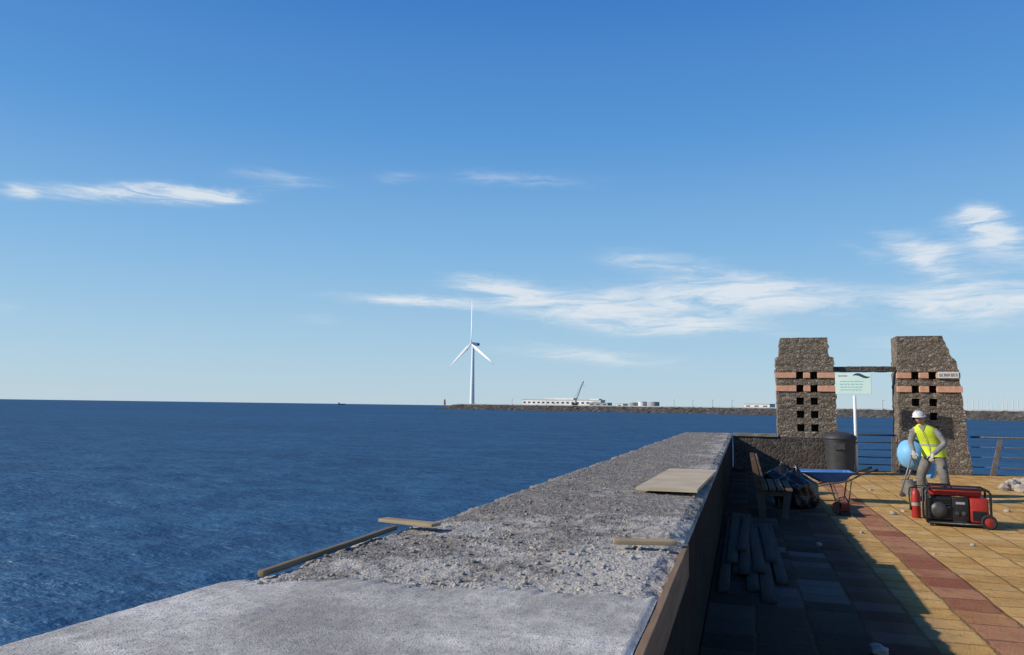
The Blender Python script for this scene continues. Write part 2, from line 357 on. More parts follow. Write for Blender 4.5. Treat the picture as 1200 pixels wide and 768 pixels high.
for (x0,y0,x1,y1,th,it) in clouds:
    p0,p1=ae(x0,y0),ae(x1,y1); c=(p0+p1)/2; u=(p1-p0); L=u.length/2; u.normalize(); w=V((-u.y,u.x,0))
    q=t.vm('SUBTRACT',AEW,tuple(c)); a=t.vm('DOT_PRODUCT',q,tuple(u/L)); b=t.vm('DOT_PRODUCT',q,tuple(w/(th*1.15/900)))
    a2=t.m('MULTIPLY',a,a)
    g=t.m('MULTIPLY',t.m('EXPONENT',t.m('MULTIPLY',t.m('ADD',a2,t.m('MULTIPLY',b,b)),-1)),it)
    tot=g if tot is None else t.m('ADD',tot,g)
msk=t.mr(t.m('MULTIPLY',tot,t.mr(tx,.27,.68,.10,1.35,False)),.06,1.05)
mx=t.new('ShaderNodeMixShader'); t.set(mx.inputs[0],t.m('MULTIPLY',msk,.87)); t.l.new(bg.outputs[0],mx.inputs[1]); t.l.new(bg2.outputs[0],mx.inputs[2])
out=t.new('ShaderNodeOutputWorld'); t.l.new(mx.outputs[0],out.inputs[0])

# ------------------------------------------------------------------ sea
SEA=-4.5
bm=B(); NR,NA=380,560; grid=[]
for i in range(NR):
    r=4*(60000/4)**(i/(NR-1)); row=[]
    amp=max(0,1-r/160)
    for k in range(NA):
        a=rad(-150+300*k/(NA-1)); x,y=r*math.sin(a),r*math.cos(a); z=SEA
        if amp>0:
            z+=amp*(.26*noise.noise(V((x*.22,y*.34,1)))+.09*noise.noise(V((x*.7,y*.9,3)))+.03*noise.noise(V((x*1.7,y*2.1,5))))
        row.append(bm.verts.new((x,y,z)))
    grid.append(row)
for i in range(NR-1):
    for k in range(NA-1): bm.faces.new((grid[i][k],grid[i+1][k],grid[i+1][k+1],grid[i][k+1]))
tag(obj('sea',bm,M['sea'],None,True),kind='structure')

# ------------------------------------------------------------------ pavement
XW1=-.31; YE=23.0; ZW=.955
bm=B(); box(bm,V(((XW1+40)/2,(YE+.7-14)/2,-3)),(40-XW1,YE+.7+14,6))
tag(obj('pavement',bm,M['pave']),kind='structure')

# ------------------------------------------------------------------ sea wall
ep=[at(x,y,ZW+.02) for x,y in ((0,755),(300,669),(450,619),(510,604),(650,556),(800,506.5))]
def XL(y):
    if y<=ep[0].y: return ep[0].x
    for a,b in zip(ep,ep[1:]):
        if y<=b.y: return a.x+(b.x-a.x)*(y-a.y)/(b.y-a.y)
    return ep[-1].x
wall=thing('sea_wall','long low sea wall with its top broken open to dark aggregate and fresh mortar near end','wall',(0,0,0))
YEND=YE+.45
bm=B(); ysl=[-8]+[e.y for e in ep if e.y<YEND-.1]+[YEND]
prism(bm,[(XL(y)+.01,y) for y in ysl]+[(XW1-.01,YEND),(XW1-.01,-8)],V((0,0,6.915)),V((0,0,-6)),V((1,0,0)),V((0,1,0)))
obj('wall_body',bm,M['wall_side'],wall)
def hrough(x,y):
    n=noise.fractal(V((x*2.6,y*2.6,0)),.9,2.1,6)
    d=noise.voronoi(V((x*32,y*32,.3)))[0]; d2=noise.voronoi(V((x*60,y*60,.7)))[0]
    z=ZW+.010*n+.012*(.35-d[0])+.005*(.35-d2[0])
    k=min(max((n+.1)*1.2,0),1); z+=.006*k
    ex=min(x-XL(y),XW1-x)
    if ex<.08: z-=(.08-ex)*.3*(1+noise.noise(V((x*6,y*6,9))))
    return z
bm=B(); ys=[2.0]
while ys[-1]<YEND: ys.append(ys[-1]+.0038*ys[-1]+.001)
NX=150; rows=[]
for y in ys:
    row=[]; x0=XL(y)
    for k in range(NX+1):
        x=x0+(XW1-x0)*k/NX; jx=0
        if k==0: jx=-.03*noise.noise(V((0,y*3,4)))+.03*noise.noise(V((0,y*9,4)))
        if k==NX: jx=.02*noise.noise(V((3,y*4,4)))
        row.append(bm.verts.new((x+jx,y,hrough(x,y))))
    sk=bm.verts.new((XW1,y,.895)); sk2=bm.verts.new((x0,y,.87))
    rows.append([sk2]+row+[sk])
for i in range(len(rows)-1):
    for k in range(len(rows[0])-1): bm.faces.new((rows[i][k],rows[i][k+1],rows[i+1][k+1],rows[i+1][k]))
bm.faces.new(rows[-1]);
obj('broken_top',bm,M['broken'],wall,True)
# mortar cap
pL=at(300,671,ZW+.02); pM=at(560,682,ZW+.02); pR=at(742,692,ZW+.02)
def yb(x):
    if x<pM.x: f=(x-pL.x)/(pM.x-pL.x); y=pL.y+(pM.y-pL.y)*f
    else: f=(x-pM.x)/(pR.x-pM.x); y=pM.y+(pR.y-pM.y)*f
    return y+.12*noise.noise(V((x*3,1,2)))+.08*noise.noise(V((x*9,1,2)))+.05*noise.noise(V((x*26,1,2)))
bm=B(); rows=[]; NY=220; NK=220; xa=ep[0].x
for k in range(NK+1):
    row=[]; f0=k/NK; xr=xa+(XW1-xa)*f0; Y1=yb(xr)
    for j in range(NY+1):
        f=j/NY; y=-4+(Y1+4)*(1-(1-f)**2)
        x=XL(y)-.004+(XW1-XL(y)+.008)*f0
        z=ZW+.019+.0025*noise.noise(V((x*1.8,y*1.8,2)))+.0022*noise.noise(V((x*14,y*9,5)))+.0015*noise.noise(V((x*40,y*30,5)))
        dd=Y1-y
        if dd<.16: z-=.018*(1-dd/.16)**1.7
        ex=min(x-XL(y),XW1-x)
        if ex<.015: z-=.008*(1-max(ex,0)/.015)
        row.append(bm.verts.new((x+(.004*noise.noise(V((1,y*5,1))) if k in(0,NK) else 0),y,z)))
    row.append(bm.verts.new((row[-1].co.x,Y1+.008,ZW-.06))); rows.append(row)
for i in range(NK):
    for j in range(NY+1): bm.faces.new((rows[i][j],rows[i+1][j],rows[i+1][j+1],rows[i][j+1]))
for i in (0,NK):
    low=[bm.verts.new((v.co.x,v.co.y,.88)) for v in rows[i]]
    for j in range(NY+1): bm.faces.new((rows[i][j],rows[i][j+1],low[j+1],low[j]))
obj('mortar_cap',bm,M['mortar'],wall,40)
# loose rubble
bm=B()
for i in range(1900):
    y=2.6+ (random.random()**1.8)*13; x=random.uniform(XL(y)+.06,XW1-.05)
    if y<yb(x)-.14: continue
    zz=hrough(x,y) if y>yb(x) else ZW+.006
    r=random.choice([.004,.005,.006,.008,.011])*random.uniform(.7,1.3)
    rock(bm,(x,y,zz+r*.35),r,.7,1,.4)
tag(obj('loose_rubble',bm,M['broken']),'small broken stones and grit scattered over the broken wall top','rubble',kind='stuff')
bm=B()
for i in range(150):
    px=random.gauss(665,80); py=random.gauss(638,20)
    p=at(px,py,ZW)
    if not(XL(p.y)+.1<p.x<XW1-.06 and p.y>yb(p.x)+.04): continue
    r=random.uniform(.006,.018); rock(bm,(p.x,p.y,hrough(p.x,p.y)+r*.1),r,.45,2,.5)
tag(obj('mortar_crumbs',bm,M['cement_crust']),'pale lumps of broken mortar on the middle of the wall top','rubble',kind='stuff')

# boards on wall
def plank(name,label,p0,p1,w,th,m,cat='plank',group=None,roll=0):
    p0,p1=V(p0),V(p1); c=(p0+p1)/2; d=p1-p0; L=d.length
    bm=B(); box(bm,V((0,0,0)),(w,L,th),bev=.0025)
    bmesh.ops.subdivide_edges(bm,edges=[e for e in bm.edges if e.calc_length()>L*.8],cuts=10)
    for v in bm.verts:
        v.co.x+=.006*noise.noise(V((v.co.y*2,L,w*9))); v.co.z+=.005*noise.noise(V((v.co.y*1.7,L*3,w)))
    o=obj(name,bm,m,None,30); o.location=c
    q=d.to_track_quat('Y','Z'); o.rotation_mode='QUATERNION'; o.rotation_quaternion=q@Matrix.Rotation(roll,3,'Y').to_quaternion()
    return tag(o,label,cat,group)
ZT=ZW+.02
a_,b_=at(298,668.5,ZT),at(458,615.5,ZT)
plank('edge_board','thin dark wooden board lying along the seaward edge of the wall top',a_+V((.03,0,-.012)),b_+V((.03,0,-.012)),.028,.024,M['board_edge'])
p=at(449,609,ZT+.014);q=at(511,616,ZT+.014)
plank('wood_offcut','short pale wood offcut lying across the end of the seaward board',p,q,.085,.018,M['board_light_y'])
plank('wood_offcut','pale wooden batten lying across the wall top near its pavement edge',at(719,634,ZT+.012),at(792,636,ZT+.012),.075,.022,M['board_light_y'])
c4=[at(745,571,ZT+.03),at(785,549,ZT+.03),at(840,551,ZT+.03),at(817,574,ZT+.03)]
bm=B(); lo=[bm.verts.new(v-V((0,0,.025))) for v in c4]; hi=[bm.verts.new(v) for v in c4]
bm.faces.new(lo[::-1]); bm.faces.new(hi)
for i in range(4): bm.faces.new((lo[i],lo[(i+1)%4],hi[(i+1)%4],hi[i]))
tag(obj('plywood_sheet',bm,M['ply']),'pale plywood sheet lying flat on the far wall top','sheet')
pe=at(796,640,ZW)
bm=B(); box(bm,V((XW1+.020,(pe.y-3)/2,.885)),(.028,pe.y+3,.16),bev=.003)
bmesh.ops.subdivide_edges(bm,edges=[e for e in bm.edges if e.calc_length()>3],cuts=20)
for v in bm.verts: v.co.z+=.006*noise.noise(V((v.co.y*2,2,2)))
tag(obj('formwork_board',bm,M['board_fascia']),'long brown formwork board fixed to the pavement side of the wall below the fresh mortar','board')

# ------------------------------------------------------------------ far parapet and gate pillars
par=thing('parapet_wall','low dark stone parapet joining the far wall end to the left pillar','wall',(0,0,0))
def wl(name,x0,x1,y0,y1,z0,z1,m,par,amp=.02):
    bm=B(); box(bm,V(((x0+x1)/2,(y0+y1)/2,(z0+z1)/2)),(x1-x0,y1-y0,z1-z0))
    bmesh.ops.subdivide_edges(bm,edges=bm.edges[:],cuts=8,use_grid_fill=True)
    for v in bm.verts:
        q=v.co*5; v.co+=V((noise.noise(q),noise.noise(q+V((9,0,0))),noise.noise(q+V((0,9,0)))*.6))*amp
    return obj(name,bm,m,par)
wl('wall_face',XW1+.03,2.46,22.62,22.93,-.02,.90,M['wall_stone'],par)
wl('coping',XW1+.03,.86,22.57,22.97,.905,.985,M['coping'],par,amp=.012)
def pillar(name,label,prof,hx,zrows,base_y,sd_):
    T=thing(name,label,'pillar',((prof[0][1]+prof[0][2])/2,base_y,0))
    ox=(prof[0][1]+prof[0][2])/2
    rg=random.Random(sd_)
    def lr(z):
        for (a,b) in zip(prof,prof[1:]):
            if a[0]<=z<=b[0]:
                f=(z-a[0])/max(b[0]-a[0],1e-6); return a[1]+(b[1]-a[1])*f, a[2]+(b[2]-a[2])*f
        return prof[-1][1:]
    hw,hh=.10,.10
    inner=sorted([h-hw for h in hx]+[h+hw for h in hx])
    must=sorted(set([z-hh for z in zrows]+[z+hh for z in zrows]+[p[0] for p in prof]))
    zs=list(must); z=.08
    while z<prof[-1][0]-.04:
        for zz in (z,z+.014):
            if all(abs(zz-q)>.011 for q in zs): zs.append(zz)
        z+=rg.uniform(.06,.10)
    zs.sort()
    def xst(z):
        l,r=lr(z); a=[l+(inner[0]-l)*k/3 for k in range(3)]
        mid=[inner[0],(inner[0]+inner[1])/2,inner[1],(inner[1]+inner[2])/2,inner[2],(inner[2]+inner[3])/2]
        b=[inner[3]+(r-inner[3])*k/3 for k in range(4)]
        return a+mid+b
    D=.85; bm=B(); F=[];Bk=[];Nb=[]
    course=0; last=-1
    for z in zs:
        if z-last>.03: course+=1
        last=z
        X=xst(z); n_=len(X)
        def jx(i):
            s=.032 if i in(0,n_-1) else (.003 if i in(3,5,6,8) else .015)
            return s*(noise.noise(V((i*3.7,course*1.93,sd_)))*1.5)
        def jy(i,k): return .016*noise.noise(V((i*2.3,course*2.71,sd_+k)))*1.4-(.008 if course%2==0 else 0)
        F.append([bm.verts.new((x-ox+jx(i),jy(i,1),z)) for i,x in enumerate(X)])
        Nb.append([(x-ox+jx(i),D*.7,z) for i,x in enumerate(X)])
        Bk.append([bm.verts.new((x-ox+jx(i),D+jy(i,9),z)) for i,x in enumerate(X)])
    nx=len(F[0]); nz=len(zs); nv={}
    def N(j,i):
        if (j,i) not in nv: nv[(j,i)]=bm.verts.new(Nb[j][i])
        return nv[(j,i)]
    def hole(i,j):
        if j<0 or j>=nz-1: return False
        zc=(zs[j]+zs[j+1])/2
        return i in (3,4,7,8) and any(abs(zc-z)<hh for z in zrows)
    for j in range(nz-1):
        for i in range(nx-1):
            bm.faces.new((Bk[j][i+1],Bk[j][i],Bk[j+1][i],Bk[j+1][i+1]))
            if i==0: bm.faces.new((F[j][i],F[j+1][i],Bk[j+1][i],Bk[j][i]))
            if i==nx-2: bm.faces.new((F[j][i+1],Bk[j][i+1],Bk[j+1][i+1],F[j+1][i+1]))
            if j==0: bm.faces.new((F[j][i],Bk[j][i],Bk[j][i+1],F[j][i+1]))
            if j==nz-2: bm.faces.new((F[j+1][i],F[j+1][i+1],Bk[j+1][i+1],Bk[j+1][i]))
            if hole(i,j):
                bm.faces.new((N(j,i),N(j,i+1),N(j+1,i+1),N(j+1,i)))
                if not hole(i-1,j): bm.faces.new((F[j][i],F[j+1][i],N(j+1,i),N(j,i)))
                if not hole(i+1,j): bm.faces.new((F[j][i+1],N(j,i+1),N(j+1,i+1),F[j+1][i+1]))
                if not hole(i,j-1): bm.faces.new((F[j][i],N(j,i),N(j,i+1),F[j][i+1]))
                if not hole(i,j+1): bm.faces.new((F[j+1][i],F[j+1][i+1],N(j+1,i+1),N(j+1,i)))
            else:
                bm.faces.new((F[j][i],F[j][i+1],F[j+1][i+1],F[j+1][i]))
    obj('stone_shaft',bm,M['pillar_stone'],T)
    for zb,hb in ((2.62,.15),(2.25,.16)):
        bm=B(); l,r=lr(zb)
        for (a,b) in ((l-.02,inner[0]+.004),(inner[1]-.004,inner[2]+.004),(inner[3]-.004,r+.02)):
            box(bm,V(((a+b)/2-ox,.01,zb)),(b-a,.11,hb),bev=.006)
        obj('brick_band',bm,M['band'],T)
    bm=B(); l,r=lr(3.66)
    n=11
    for k in range(n):
        rock(bm,(l-ox+(r-l)*(k+.5)/n,random.uniform(.1,.7),3.67),random.uniform(.05,.09),.4,2,.4)
    obj('cap_stones',bm,M['pillar_stone'],T)
    return T
ZR=[2.62,2.25,1.90,1.53,1.16]
pillar('gate_pillar','left lava stone pillar with two columns of square holes and orange bands',
   [(0,.92,2.50),(2.0,.92,2.46),(3.12,.90,2.42),(3.15,1.0,2.30),(3.68,1.03,2.28)],(1.53,1.90),ZR,YE,3)
RP=pillar('gate_pillar','right lava stone pillar with sloping shoulder and white name plate',
   [(0,4.00,5.72),(2.3,4.02,5.55),(3.0,4.02,5.47),(3.15,4.03,5.32),(3.69,4.03,5.16)],(4.45,4.87),ZR+[.79],YE,8)
ox=(4.0+5.72)/2
bm=B(); box(bm,V((5.24-ox,-.065,2.63)),(.50,.02,.17),bev=.004); pl=obj('name_plate',bm,M['plate'],RP)
bm=B()
for k in range(8):
    x=5.045+k*.055-ox
    sh=[(-.014,0,.007,.075),(.014,0,.007,.075),(0,.034,.028,.008),(0,-.034,.028,.008),(0,0,.028,.008)]
    pick=[[0,1,3],[0,2,3],[0,1,2,4],[0,1,4],[0,2,4],[0,1,2,3],[0,3,2,4],[0,1,2]][k]
    for q in pick:
        a,b,w,h=sh[q]; box(bm,V((x+a,-.078,2.63+b)),(w,.005,h))
obj('lettering',bm,M['plate_ink'],pl)
lt=thing('lintel_beam','weathered brown beam bridging the two stone pillars','beam',(3.2,YE+.25,2.80))
bm=B(); box(bm,V((0,0,0)),(1.62,.26,.15),bev=.01); bmesh.ops.subdivide_edges(bm,edges=[e for e in bm.edges if e.calc_length()>1],cuts=14)
for v in bm.verts: v.co+=V((0,noise.noise(v.co*7),noise.noise(v.co*7+V((5,0,0)))))*.014
obj('beam',bm,M['wall_stone'],lt)

def railing(label,x0,x1,y,posts,lean,rails):
    T=thing('railing',label,'railing',(x0,y,0))
    for z,r in rails:
        bm=B(); tube(bm,[(0,0,z),((x1-x0)/2,0,z-.004),(x1-x0,0,z)],r,8); obj('rail',bm,M['rail_steel'],T,True)
    for xp in posts:
        bm=B()
        prism(bm,[(xp-.08,0),(xp+.05,0),(xp+.05+lean,.95),(xp-.05+lean,.95)],V((0,.05,0)),V((0,-.03,0)))
        obj('post',bm,M['post_grey'],T)
    return T
pp=onY(1164,554,23.15)
railing('dark pipe railing with leaning grey posts right of the right pillar',5.75,15,23.15,[pp.x-5.75,pp.x-5.75+2.6,pp.x-5.75+5.2],.20,[(1.0,.024),(.74,.012),(.48,.012),(.22,.012)])
railing('short dark pipe railing in the opening between the two pillars',2.52,3.98,23.2,[.06,1.38],.0,[(1.0,.024),(.80,.014),(.60,.014),(.40,.014),(.2,.014)])

# ------------------------------------------------------------------ litter bin
p=onY(985,551,22.0)
bn=thing('litter_bin','dark grey round litter bin standing before the left pillar','bin',p,face_cam(p))
bm=B(); lathe(bm,[(.30,.04),(.33,.06),(.38,.85),(.39,.86),(.39,.9)],28); obj('body',bm,M['dark_plastic'],bn,35)
bm=B(); lathe(bm,[(.41,.90),(.42,.93),(.40,.98),(.33,1.05),(.2,1.09),(.02,1.1)],28); obj('lid',bm,M['dark_plastic'],bn,35)
bm=B(); box(bm,V((.0,-.385,.72)),(.26,.03,.16),bev=.008); obj('plaque',bm,M['engine_grey'],bn)
for s in (-1,1):
    bm=B(); tube(bm,[(s*.37,-.05,.8),(s*.44,-.05,.84),(s*.44,.05,.84),(s*.37,.05,.8)],.014,6); obj('handle',bm,M['dark_plastic'],bn)
bm=B(); lathe(bm,[(.31,0),(.31,.04)],24); obj('base_ring',bm,M['black_frame'],bn)

# ------------------------------------------------------------------ info sign
p=onY(1004,548,22.2)
sg=thing('information_sign','pale teal green information board on a thin white post between the pillars','sign',p,face_cam(p)-.06)
bm=B(); tube(bm,[(0,0,0),(0,0,2.05)],.04,10); obj('post',bm,M['white_paint'],sg,True)
bm=B(); box(bm,V((0,0,.012)),(.2,.2,.024),bev=.004); obj('base_plate',bm,M['steel'],sg)
dep=(R3.transposed()@(p-CAM)).z*-1
k_=dep/900; zc=1.65+(482-450)*k_
bm=B(); box(bm,V((-.02,-.055,zc)),(39*k_,.025,25*k_),bev=.006); bo=obj('board',bm,M['sign_board'],sg)
rng=random.Random(3)
for r_ in range(4):
    bm=B(); x=-.34
    while x<.2:
        w=rng.uniform(.04,.09); box(bm,V((x+w/2,-.071,zc+.06-r_*.075)),(w,.004,.014)); x+=w+.025
    obj('text_line',bm,M['sign_ink'],bo)
bm=B(); x=-.38
for w in (.06,.05,.08): box(bm,V((x+w/2,-.071,zc+.205)),(w,.004,.026)); x+=w+.014
obj('heading',bm,M['sign_red'],bo)
bm=B(); up_=[];lo_=[]
for i in range(15):
    f=i/14; x=-.02+.40*f; zz=zc+.205+.04*math.sin(f*PI*1.6+.4); th=.034*math.sin(PI*min(max(f,.03),.97))+.006
    up_.append((x,zz+th)); lo_.append((x,zz-th))
prism(bm,up_+lo_[::-1],V((0,-.005,0)),V((0,-.068,0)))
obj('logo',bm,M['sign_logo'],bo)

# ------------------------------------------------------------------ bench
p=at(906,607,0)
bc=thing('park_bench','dark wooden slatted bench standing in shadow along the wall','bench',(p.x,p.y,0),0)
L=1.7
for y in (0,L-.3):
    bm=B(); prism(bm,[(.12,0),(.22,0),(.28,.40),(.17,.40)],V((0,.08,0)),V((0,y,0))); obj('leg',bm,M['bench_conc'],bc)
    bm=B(); prism(bm,[(-.20,0),(-.09,0),(-.13,.41),(-.24,.41)],V((0,.08,0)),V((0,y,0))); obj('leg',bm,M['bench_conc'],bc)
    bm=B(); prism(bm,[(-.13,.33),(.175,.33),(.175,.395),(-.13,.395)],V((0,.06,0)),V((0,y+.01,0))); obj('seat_bearer',bm,M['bench_conc'],bc)
    bm=B(); prism(bm,[(-.24,.415),(-.14,.415),(-.25,.90),(-.32,.90)],V((0,.07,0)),V((0,y+.005,0))); obj('back_support',bm,M['bench_wood'],bc)
for k in range(4):
    bm=B(); box(bm,V((-.12+k*.12,L/2-.1,.435)),(.10,L,.035),bev=.006); obj('seat_slat',bm,M['bench_wood'],bc)
for k in range(3):
    bm=B(); box(bm,V((-.13-k*.036,L/2-.1,.54+k*.145)),(.03,L,.115),Matrix.Rotation(-.24,3,'Y'),bev=.006); obj('back_slat',bm,M['bench_wood'],bc)

def bag(px,py,r,h,label):
    p=at(px,py,0); bm=B()
    vs=bmesh.ops.create_icosphere(bm,subdivisions=5,radius=1)['verts']; sd_=random.random()*50
    for v in vs:
        d=v.co.copy(); th=math.atan2(d.y,d.x)
        k=1+.16*noise.noise(d*1.8+V((sd_,0,0)))+.10*abs(noise.noise(d*4+V((0,sd_,0))))+.07*abs(noise.noise(d*9+V((0,0,sd_))))
        neck=1 if d.z<.35 else max(.14,1-((d.z-.35)/.65)**.8*1.0)
        neck*=1+.12*math.sin(th*7+sd_)*max(0,d.z)
        z=max(d.z*k,-.62)
        v.co=V((d.x*k*r*neck,d.y*k*r*neck,(z+.62)/1.62*h))
    o=obj('rubbish_bag',bm,M['bag'],None,True); o.location=p; tag(o,label,'bag')
bag(933,594,.34,.70,'bulging black plastic rubbish bag between the bench and the blue wheelbarrow')
bag(917,578,.32,.62,'black plastic rubbish bag half hidden behind the bench')

# ------------------------------------------------------------------ wheelbarrow
p=at(976,588,0)
wb=thing('wheelbarrow','blue wheelbarrow crusted with cement, handles to the right','wheelbarrow',p,face_cam(p)+.15)
wb.scale=(.95,.95,.9)
bm=B()
def trayring(z,x0,x1,w): return [(x0,-w,z),(x1,-w,z),(x1,w,z),(x0,w,z)]
rs=[trayring(.40,-.26,.20,.18),trayring(.60,-.62,.34,.31),trayring(.61,-.60,.32,.295),trayring(.425,-.24,.18,.165)]
vv=[[bm.verts.new(q) for q in r] for r in rs]
for i in range(3):
    for k in range(4): bm.faces.new((vv[i][k],vv[i][(k+1)%4],vv[i+1][(k+1)%4],vv[i+1][k]))
bm.faces.new(vv[0][::-1]); bm.faces.new(vv[3])
bmesh.ops.bevel(bm,geom=[e for e in bm.edges if abs(e.verts[0].co.z-e.verts[1].co.z)>.1],offset=.05,segments=3,affect='EDGES')
obj('tray',bm,M['blue_tray'],wb,40)
bm=B(); tube(bm,[(-.63,-.31,.605),(.345,-.31,.605),(.345,.31,.605),(-.63,.31,.605),(-.63,-.31,.605)],.012,6); obj('tray_rim',bm,M['blue_tray'],wb,True)
for s in (-1,1):
    bm=B(); tube(bm,[(-.52,s*.06,.2),(-.2,s*.17,.34),(.25,s*.24,.44),(.52,s*.26,.60),(.74,s*.27,.68)],.016,8); obj('handle',bm,M['rail_steel'],wb,True)
    bm=B(); tube(bm,[(.64,s*.265,.645),(.76,s*.272,.687)],.024,8); obj('grip',bm,M['rubber'],wb,True)
    bm=B(); tube(bm,[(-.02,s*.2,.38),(.08,s*.24,.015),(.24,s*.25,.015),(.3,s*.24,.44)],.013,8); obj('leg',bm,M['rail_steel'],wb,True)
wh=B(); MX=Matrix.Translation((-.52,0,.19))@Matrix.Rotation(PI/2,4,'X')
lathe(wh,[(.12,-.03),(.165,-.045),(.19,-.02),(.19,.02),(.165,.045),(.12,.03)],24,MX,False,False); w1=obj('wheel',wh,M['rubber'],wb,40)
wh=B(); lathe(wh,[(.02,-.045),(.05,-.045),(.06,-.02),(.125,-.02),(.125,.02),(.06,.02),(.05,.045),(.02,.045)],20,MX); obj('rim',wh,M['engine_grey'],w1,40)
bm=B(); 
for k in range(16): rock(bm,(random.uniform(-.22,.14),random.uniform(-.12,.12),random.uniform(.42,.45)),random.uniform(.03,.05),.5,1,.4)
tag(obj('mortar_heap',bm,M['cement_crust']),'grey mortar heap inside the blue wheelbarrow','mortar',kind='stuff').matrix_world=Matrix.Translation(p)@Matrix.Rotation(face_cam(p)+.15,4,'Z')@Matrix.Diagonal((.95,.95,.9,1))
p=at(988,604,0)
cs=thing('cutoff_saw','small dark red power saw standing on the pavement below the wheelbarrow','tool',p,face_cam(p)+.5)
cs.scale=(.8,.8,.8)
bm=B(); box(bm,V((.02,0,.16)),(.2,.15,.18),bev=.03); obj('body',bm,M['dull_red'],cs,40)
bm=B(); tube(bm,[(-.08,0,.23),(-.07,0,.34),(.06,0,.36),(.13,0,.24)],.014,8); obj('handle',bm,M['black_frame'],cs,True)
bm=B(); lathe(bm,[(.12,-.006),(.12,.006)],24,Matrix.Translation((-.12,-.03,.13))@Matrix.Rotation(PI/2,4,'X')); obj('disc',bm,M['black_frame'],cs)
bm=B(); tube(bm,[(-.24,-.03,.14)]+[(-.12-.12*math.cos(a),-.03,.13+.13*math.sin(a)) for a in (.3,.8,1.3,1.8)],.02,6); obj('guard',bm,M['dull_red'],cs)
bm=B(); box(bm,V((.02,0,.035)),(.22,.14,.07),bev=.015); obj('base',bm,M['black_frame'],cs)

# ------------------------------------------------------------------ dark planks on pavement
for (x0,y0,x1,y1,z,w,th,lb) in [
 (-.20,7.4,-.20,12.2,.018,.10,.026,'dark plank lying nearest the wall in the shaded row of planks'),
 (-.07,8.2,-.08,12.5,.018,.12,.026,'second dark plank from the wall in the shaded row'),
 (.06,7.5,.05,12.0,.018,.11,.026,'third dark plank from the wall in the shaded row'),
 (.19,7.1,.17,11.6,.018,.12,.026,'dark plank of the shaded row reaching furthest towards the camera'),
 (.33,7.9,.30,11.7,.018,.11,.026,'rightmost dark plank of the row on the shaded paving'),
 (-.14,8.6,-.13,12.4,.048,.11,.026,'dark plank lying on top of the two planks nearest the wall'),
 (-.01,8.1,.0,12.0,.048,.10,.026,'dark plank on top between the second and third planks from the wall'),
 (.13,8.2,.10,11.0,.048,.11,.026,'shorter dark plank on top of the middle of the row'),
 (.26,8.8,.24,11.4,.048,.11,.026,'short dark plank on top of the right side of the row'),
 (-.04,9.2,.03,12.2,.078,.10,.026,'topmost dark plank lying slightly askew on the row')]:
    plank('timber_plank',lb,(x0,y0,z),(x1,y1,z+random.uniform(0,.03)),w,th,M['board_dark'],roll=random.uniform(-.1,.1))

# ------------------------------------------------------------------ generator
p=at(1122,616,0)
ge=thing('power_generator','red and black portable generator on small wheels standing on sunlit paving','generator',p,face_cam(p)+.12)
ge.scale=(.77,.82,.80)
def fr(y):
    bm=B(); tube(bm,[(-.52,y,.06),(-.54,y,.12),(-.54,y,.62),(-.48,y,.68),(.46,y,.68),(.52,y,.62),(.52,y,.12),(.48,y,.06),(-.52,y,.06)],.022,8); obj('frame_hoop',bm,M['black_frame'],ge,True)
fr(-.27); fr(.27)
for x in (-.5,.5):
    for z in (.09,.66):
        bm=B(); tube(bm,[(x,-.27,z),(x,.27,z)],.018,8); obj('frame_crossbar',bm,M['black_frame'],ge,True)
bm=B(); box(bm,V((0,0,.075)),(.98,.5,.03)); obj('base_tray',bm,M['black_frame'],ge)
bm=B(); box(bm,V((-.03,.02,.61)),(.86,.42,.14),bev=.045); tk=obj('fuel_tank',bm,M['red_paint'],ge,40)
bm=B(); lathe(bm,[(.045,.675),(.045,.705),(.03,.715)],16,Matrix.Translation((-.2,0,0))); obj('fuel_cap',bm,M['black_frame'],tk,40)
bm=B(); box(bm,V((-.28,.0,.31)),(.40,.40,.44),bev=.03)
for k in range(9): box(bm,V((-.28,-.01,.14+k*.042)),(.43,.43,.014))
obj('engine',bm,M['black_frame'],ge)
bm=B(); MX=Matrix.Translation((-.32,-.21,.29))@Matrix.Rotation(PI/2,4,'X'); lathe(bm,[(.14,0),(.14,.03),(.11,.06),(.04,.07)],24,MX); rc=obj('recoil_starter',bm,M['engine_grey'],ge,40)
bm=B(); tube(bm,[(-.2,-.28,.33),(-.13,-.28,.36)],.014,6); obj('pull_grip',bm,M['black_frame'],rc)
bm=B(); lathe(bm,[(.085,0),(.085,.2)],16,Matrix.Translation((-.46,.05,.40))@Matrix.Rotation(PI/2,4,'Y')); obj('muffler',bm,M['engine_grey'],ge,40)
bm=B(); box(bm,V((.03,-.2,.32)),(.26,.12,.42),bev=.012); cp=obj('control_panel',bm,M['black_frame'],ge,40)
for (x,z) in ((-.03,.25),(.08,.25)):
    bm=B(); lathe(bm,[(.035,0),(.035,.02),(.02,.022)],16,Matrix.Translation((x,-.26,z))@Matrix.Rotation(PI/2,4,'X')); obj('socket',bm,M['engine_grey'],cp,40)
bm=B(); box(bm,V((.03,-.262,.43)),(.15,.004,.04)); obj('label_plate',bm,M['label_grey'],cp)
bm=B(); box(bm,V((.335,-.02,.31)),(.32,.46,.44),bev=.045); al=obj('alternator_cover',bm,M['red_paint'],ge,40)
bm=B(); box(bm,V((.335,-.252,.22)),(.22,.006,.17),bev=.002)
for k in range(6): box(bm,V((.335,-.258,.155+k*.026)),(.2,.006,.010))
obj('vent',bm,M['black_frame'],al)
bm=B(); tube(bm,[(-.46,-.2,.69),(-.44,-.2,.75),(-.12,-.2,.75),(-.1,-.2,.69)],.015,8); obj('handle',bm,M['black_frame'],ge,True)
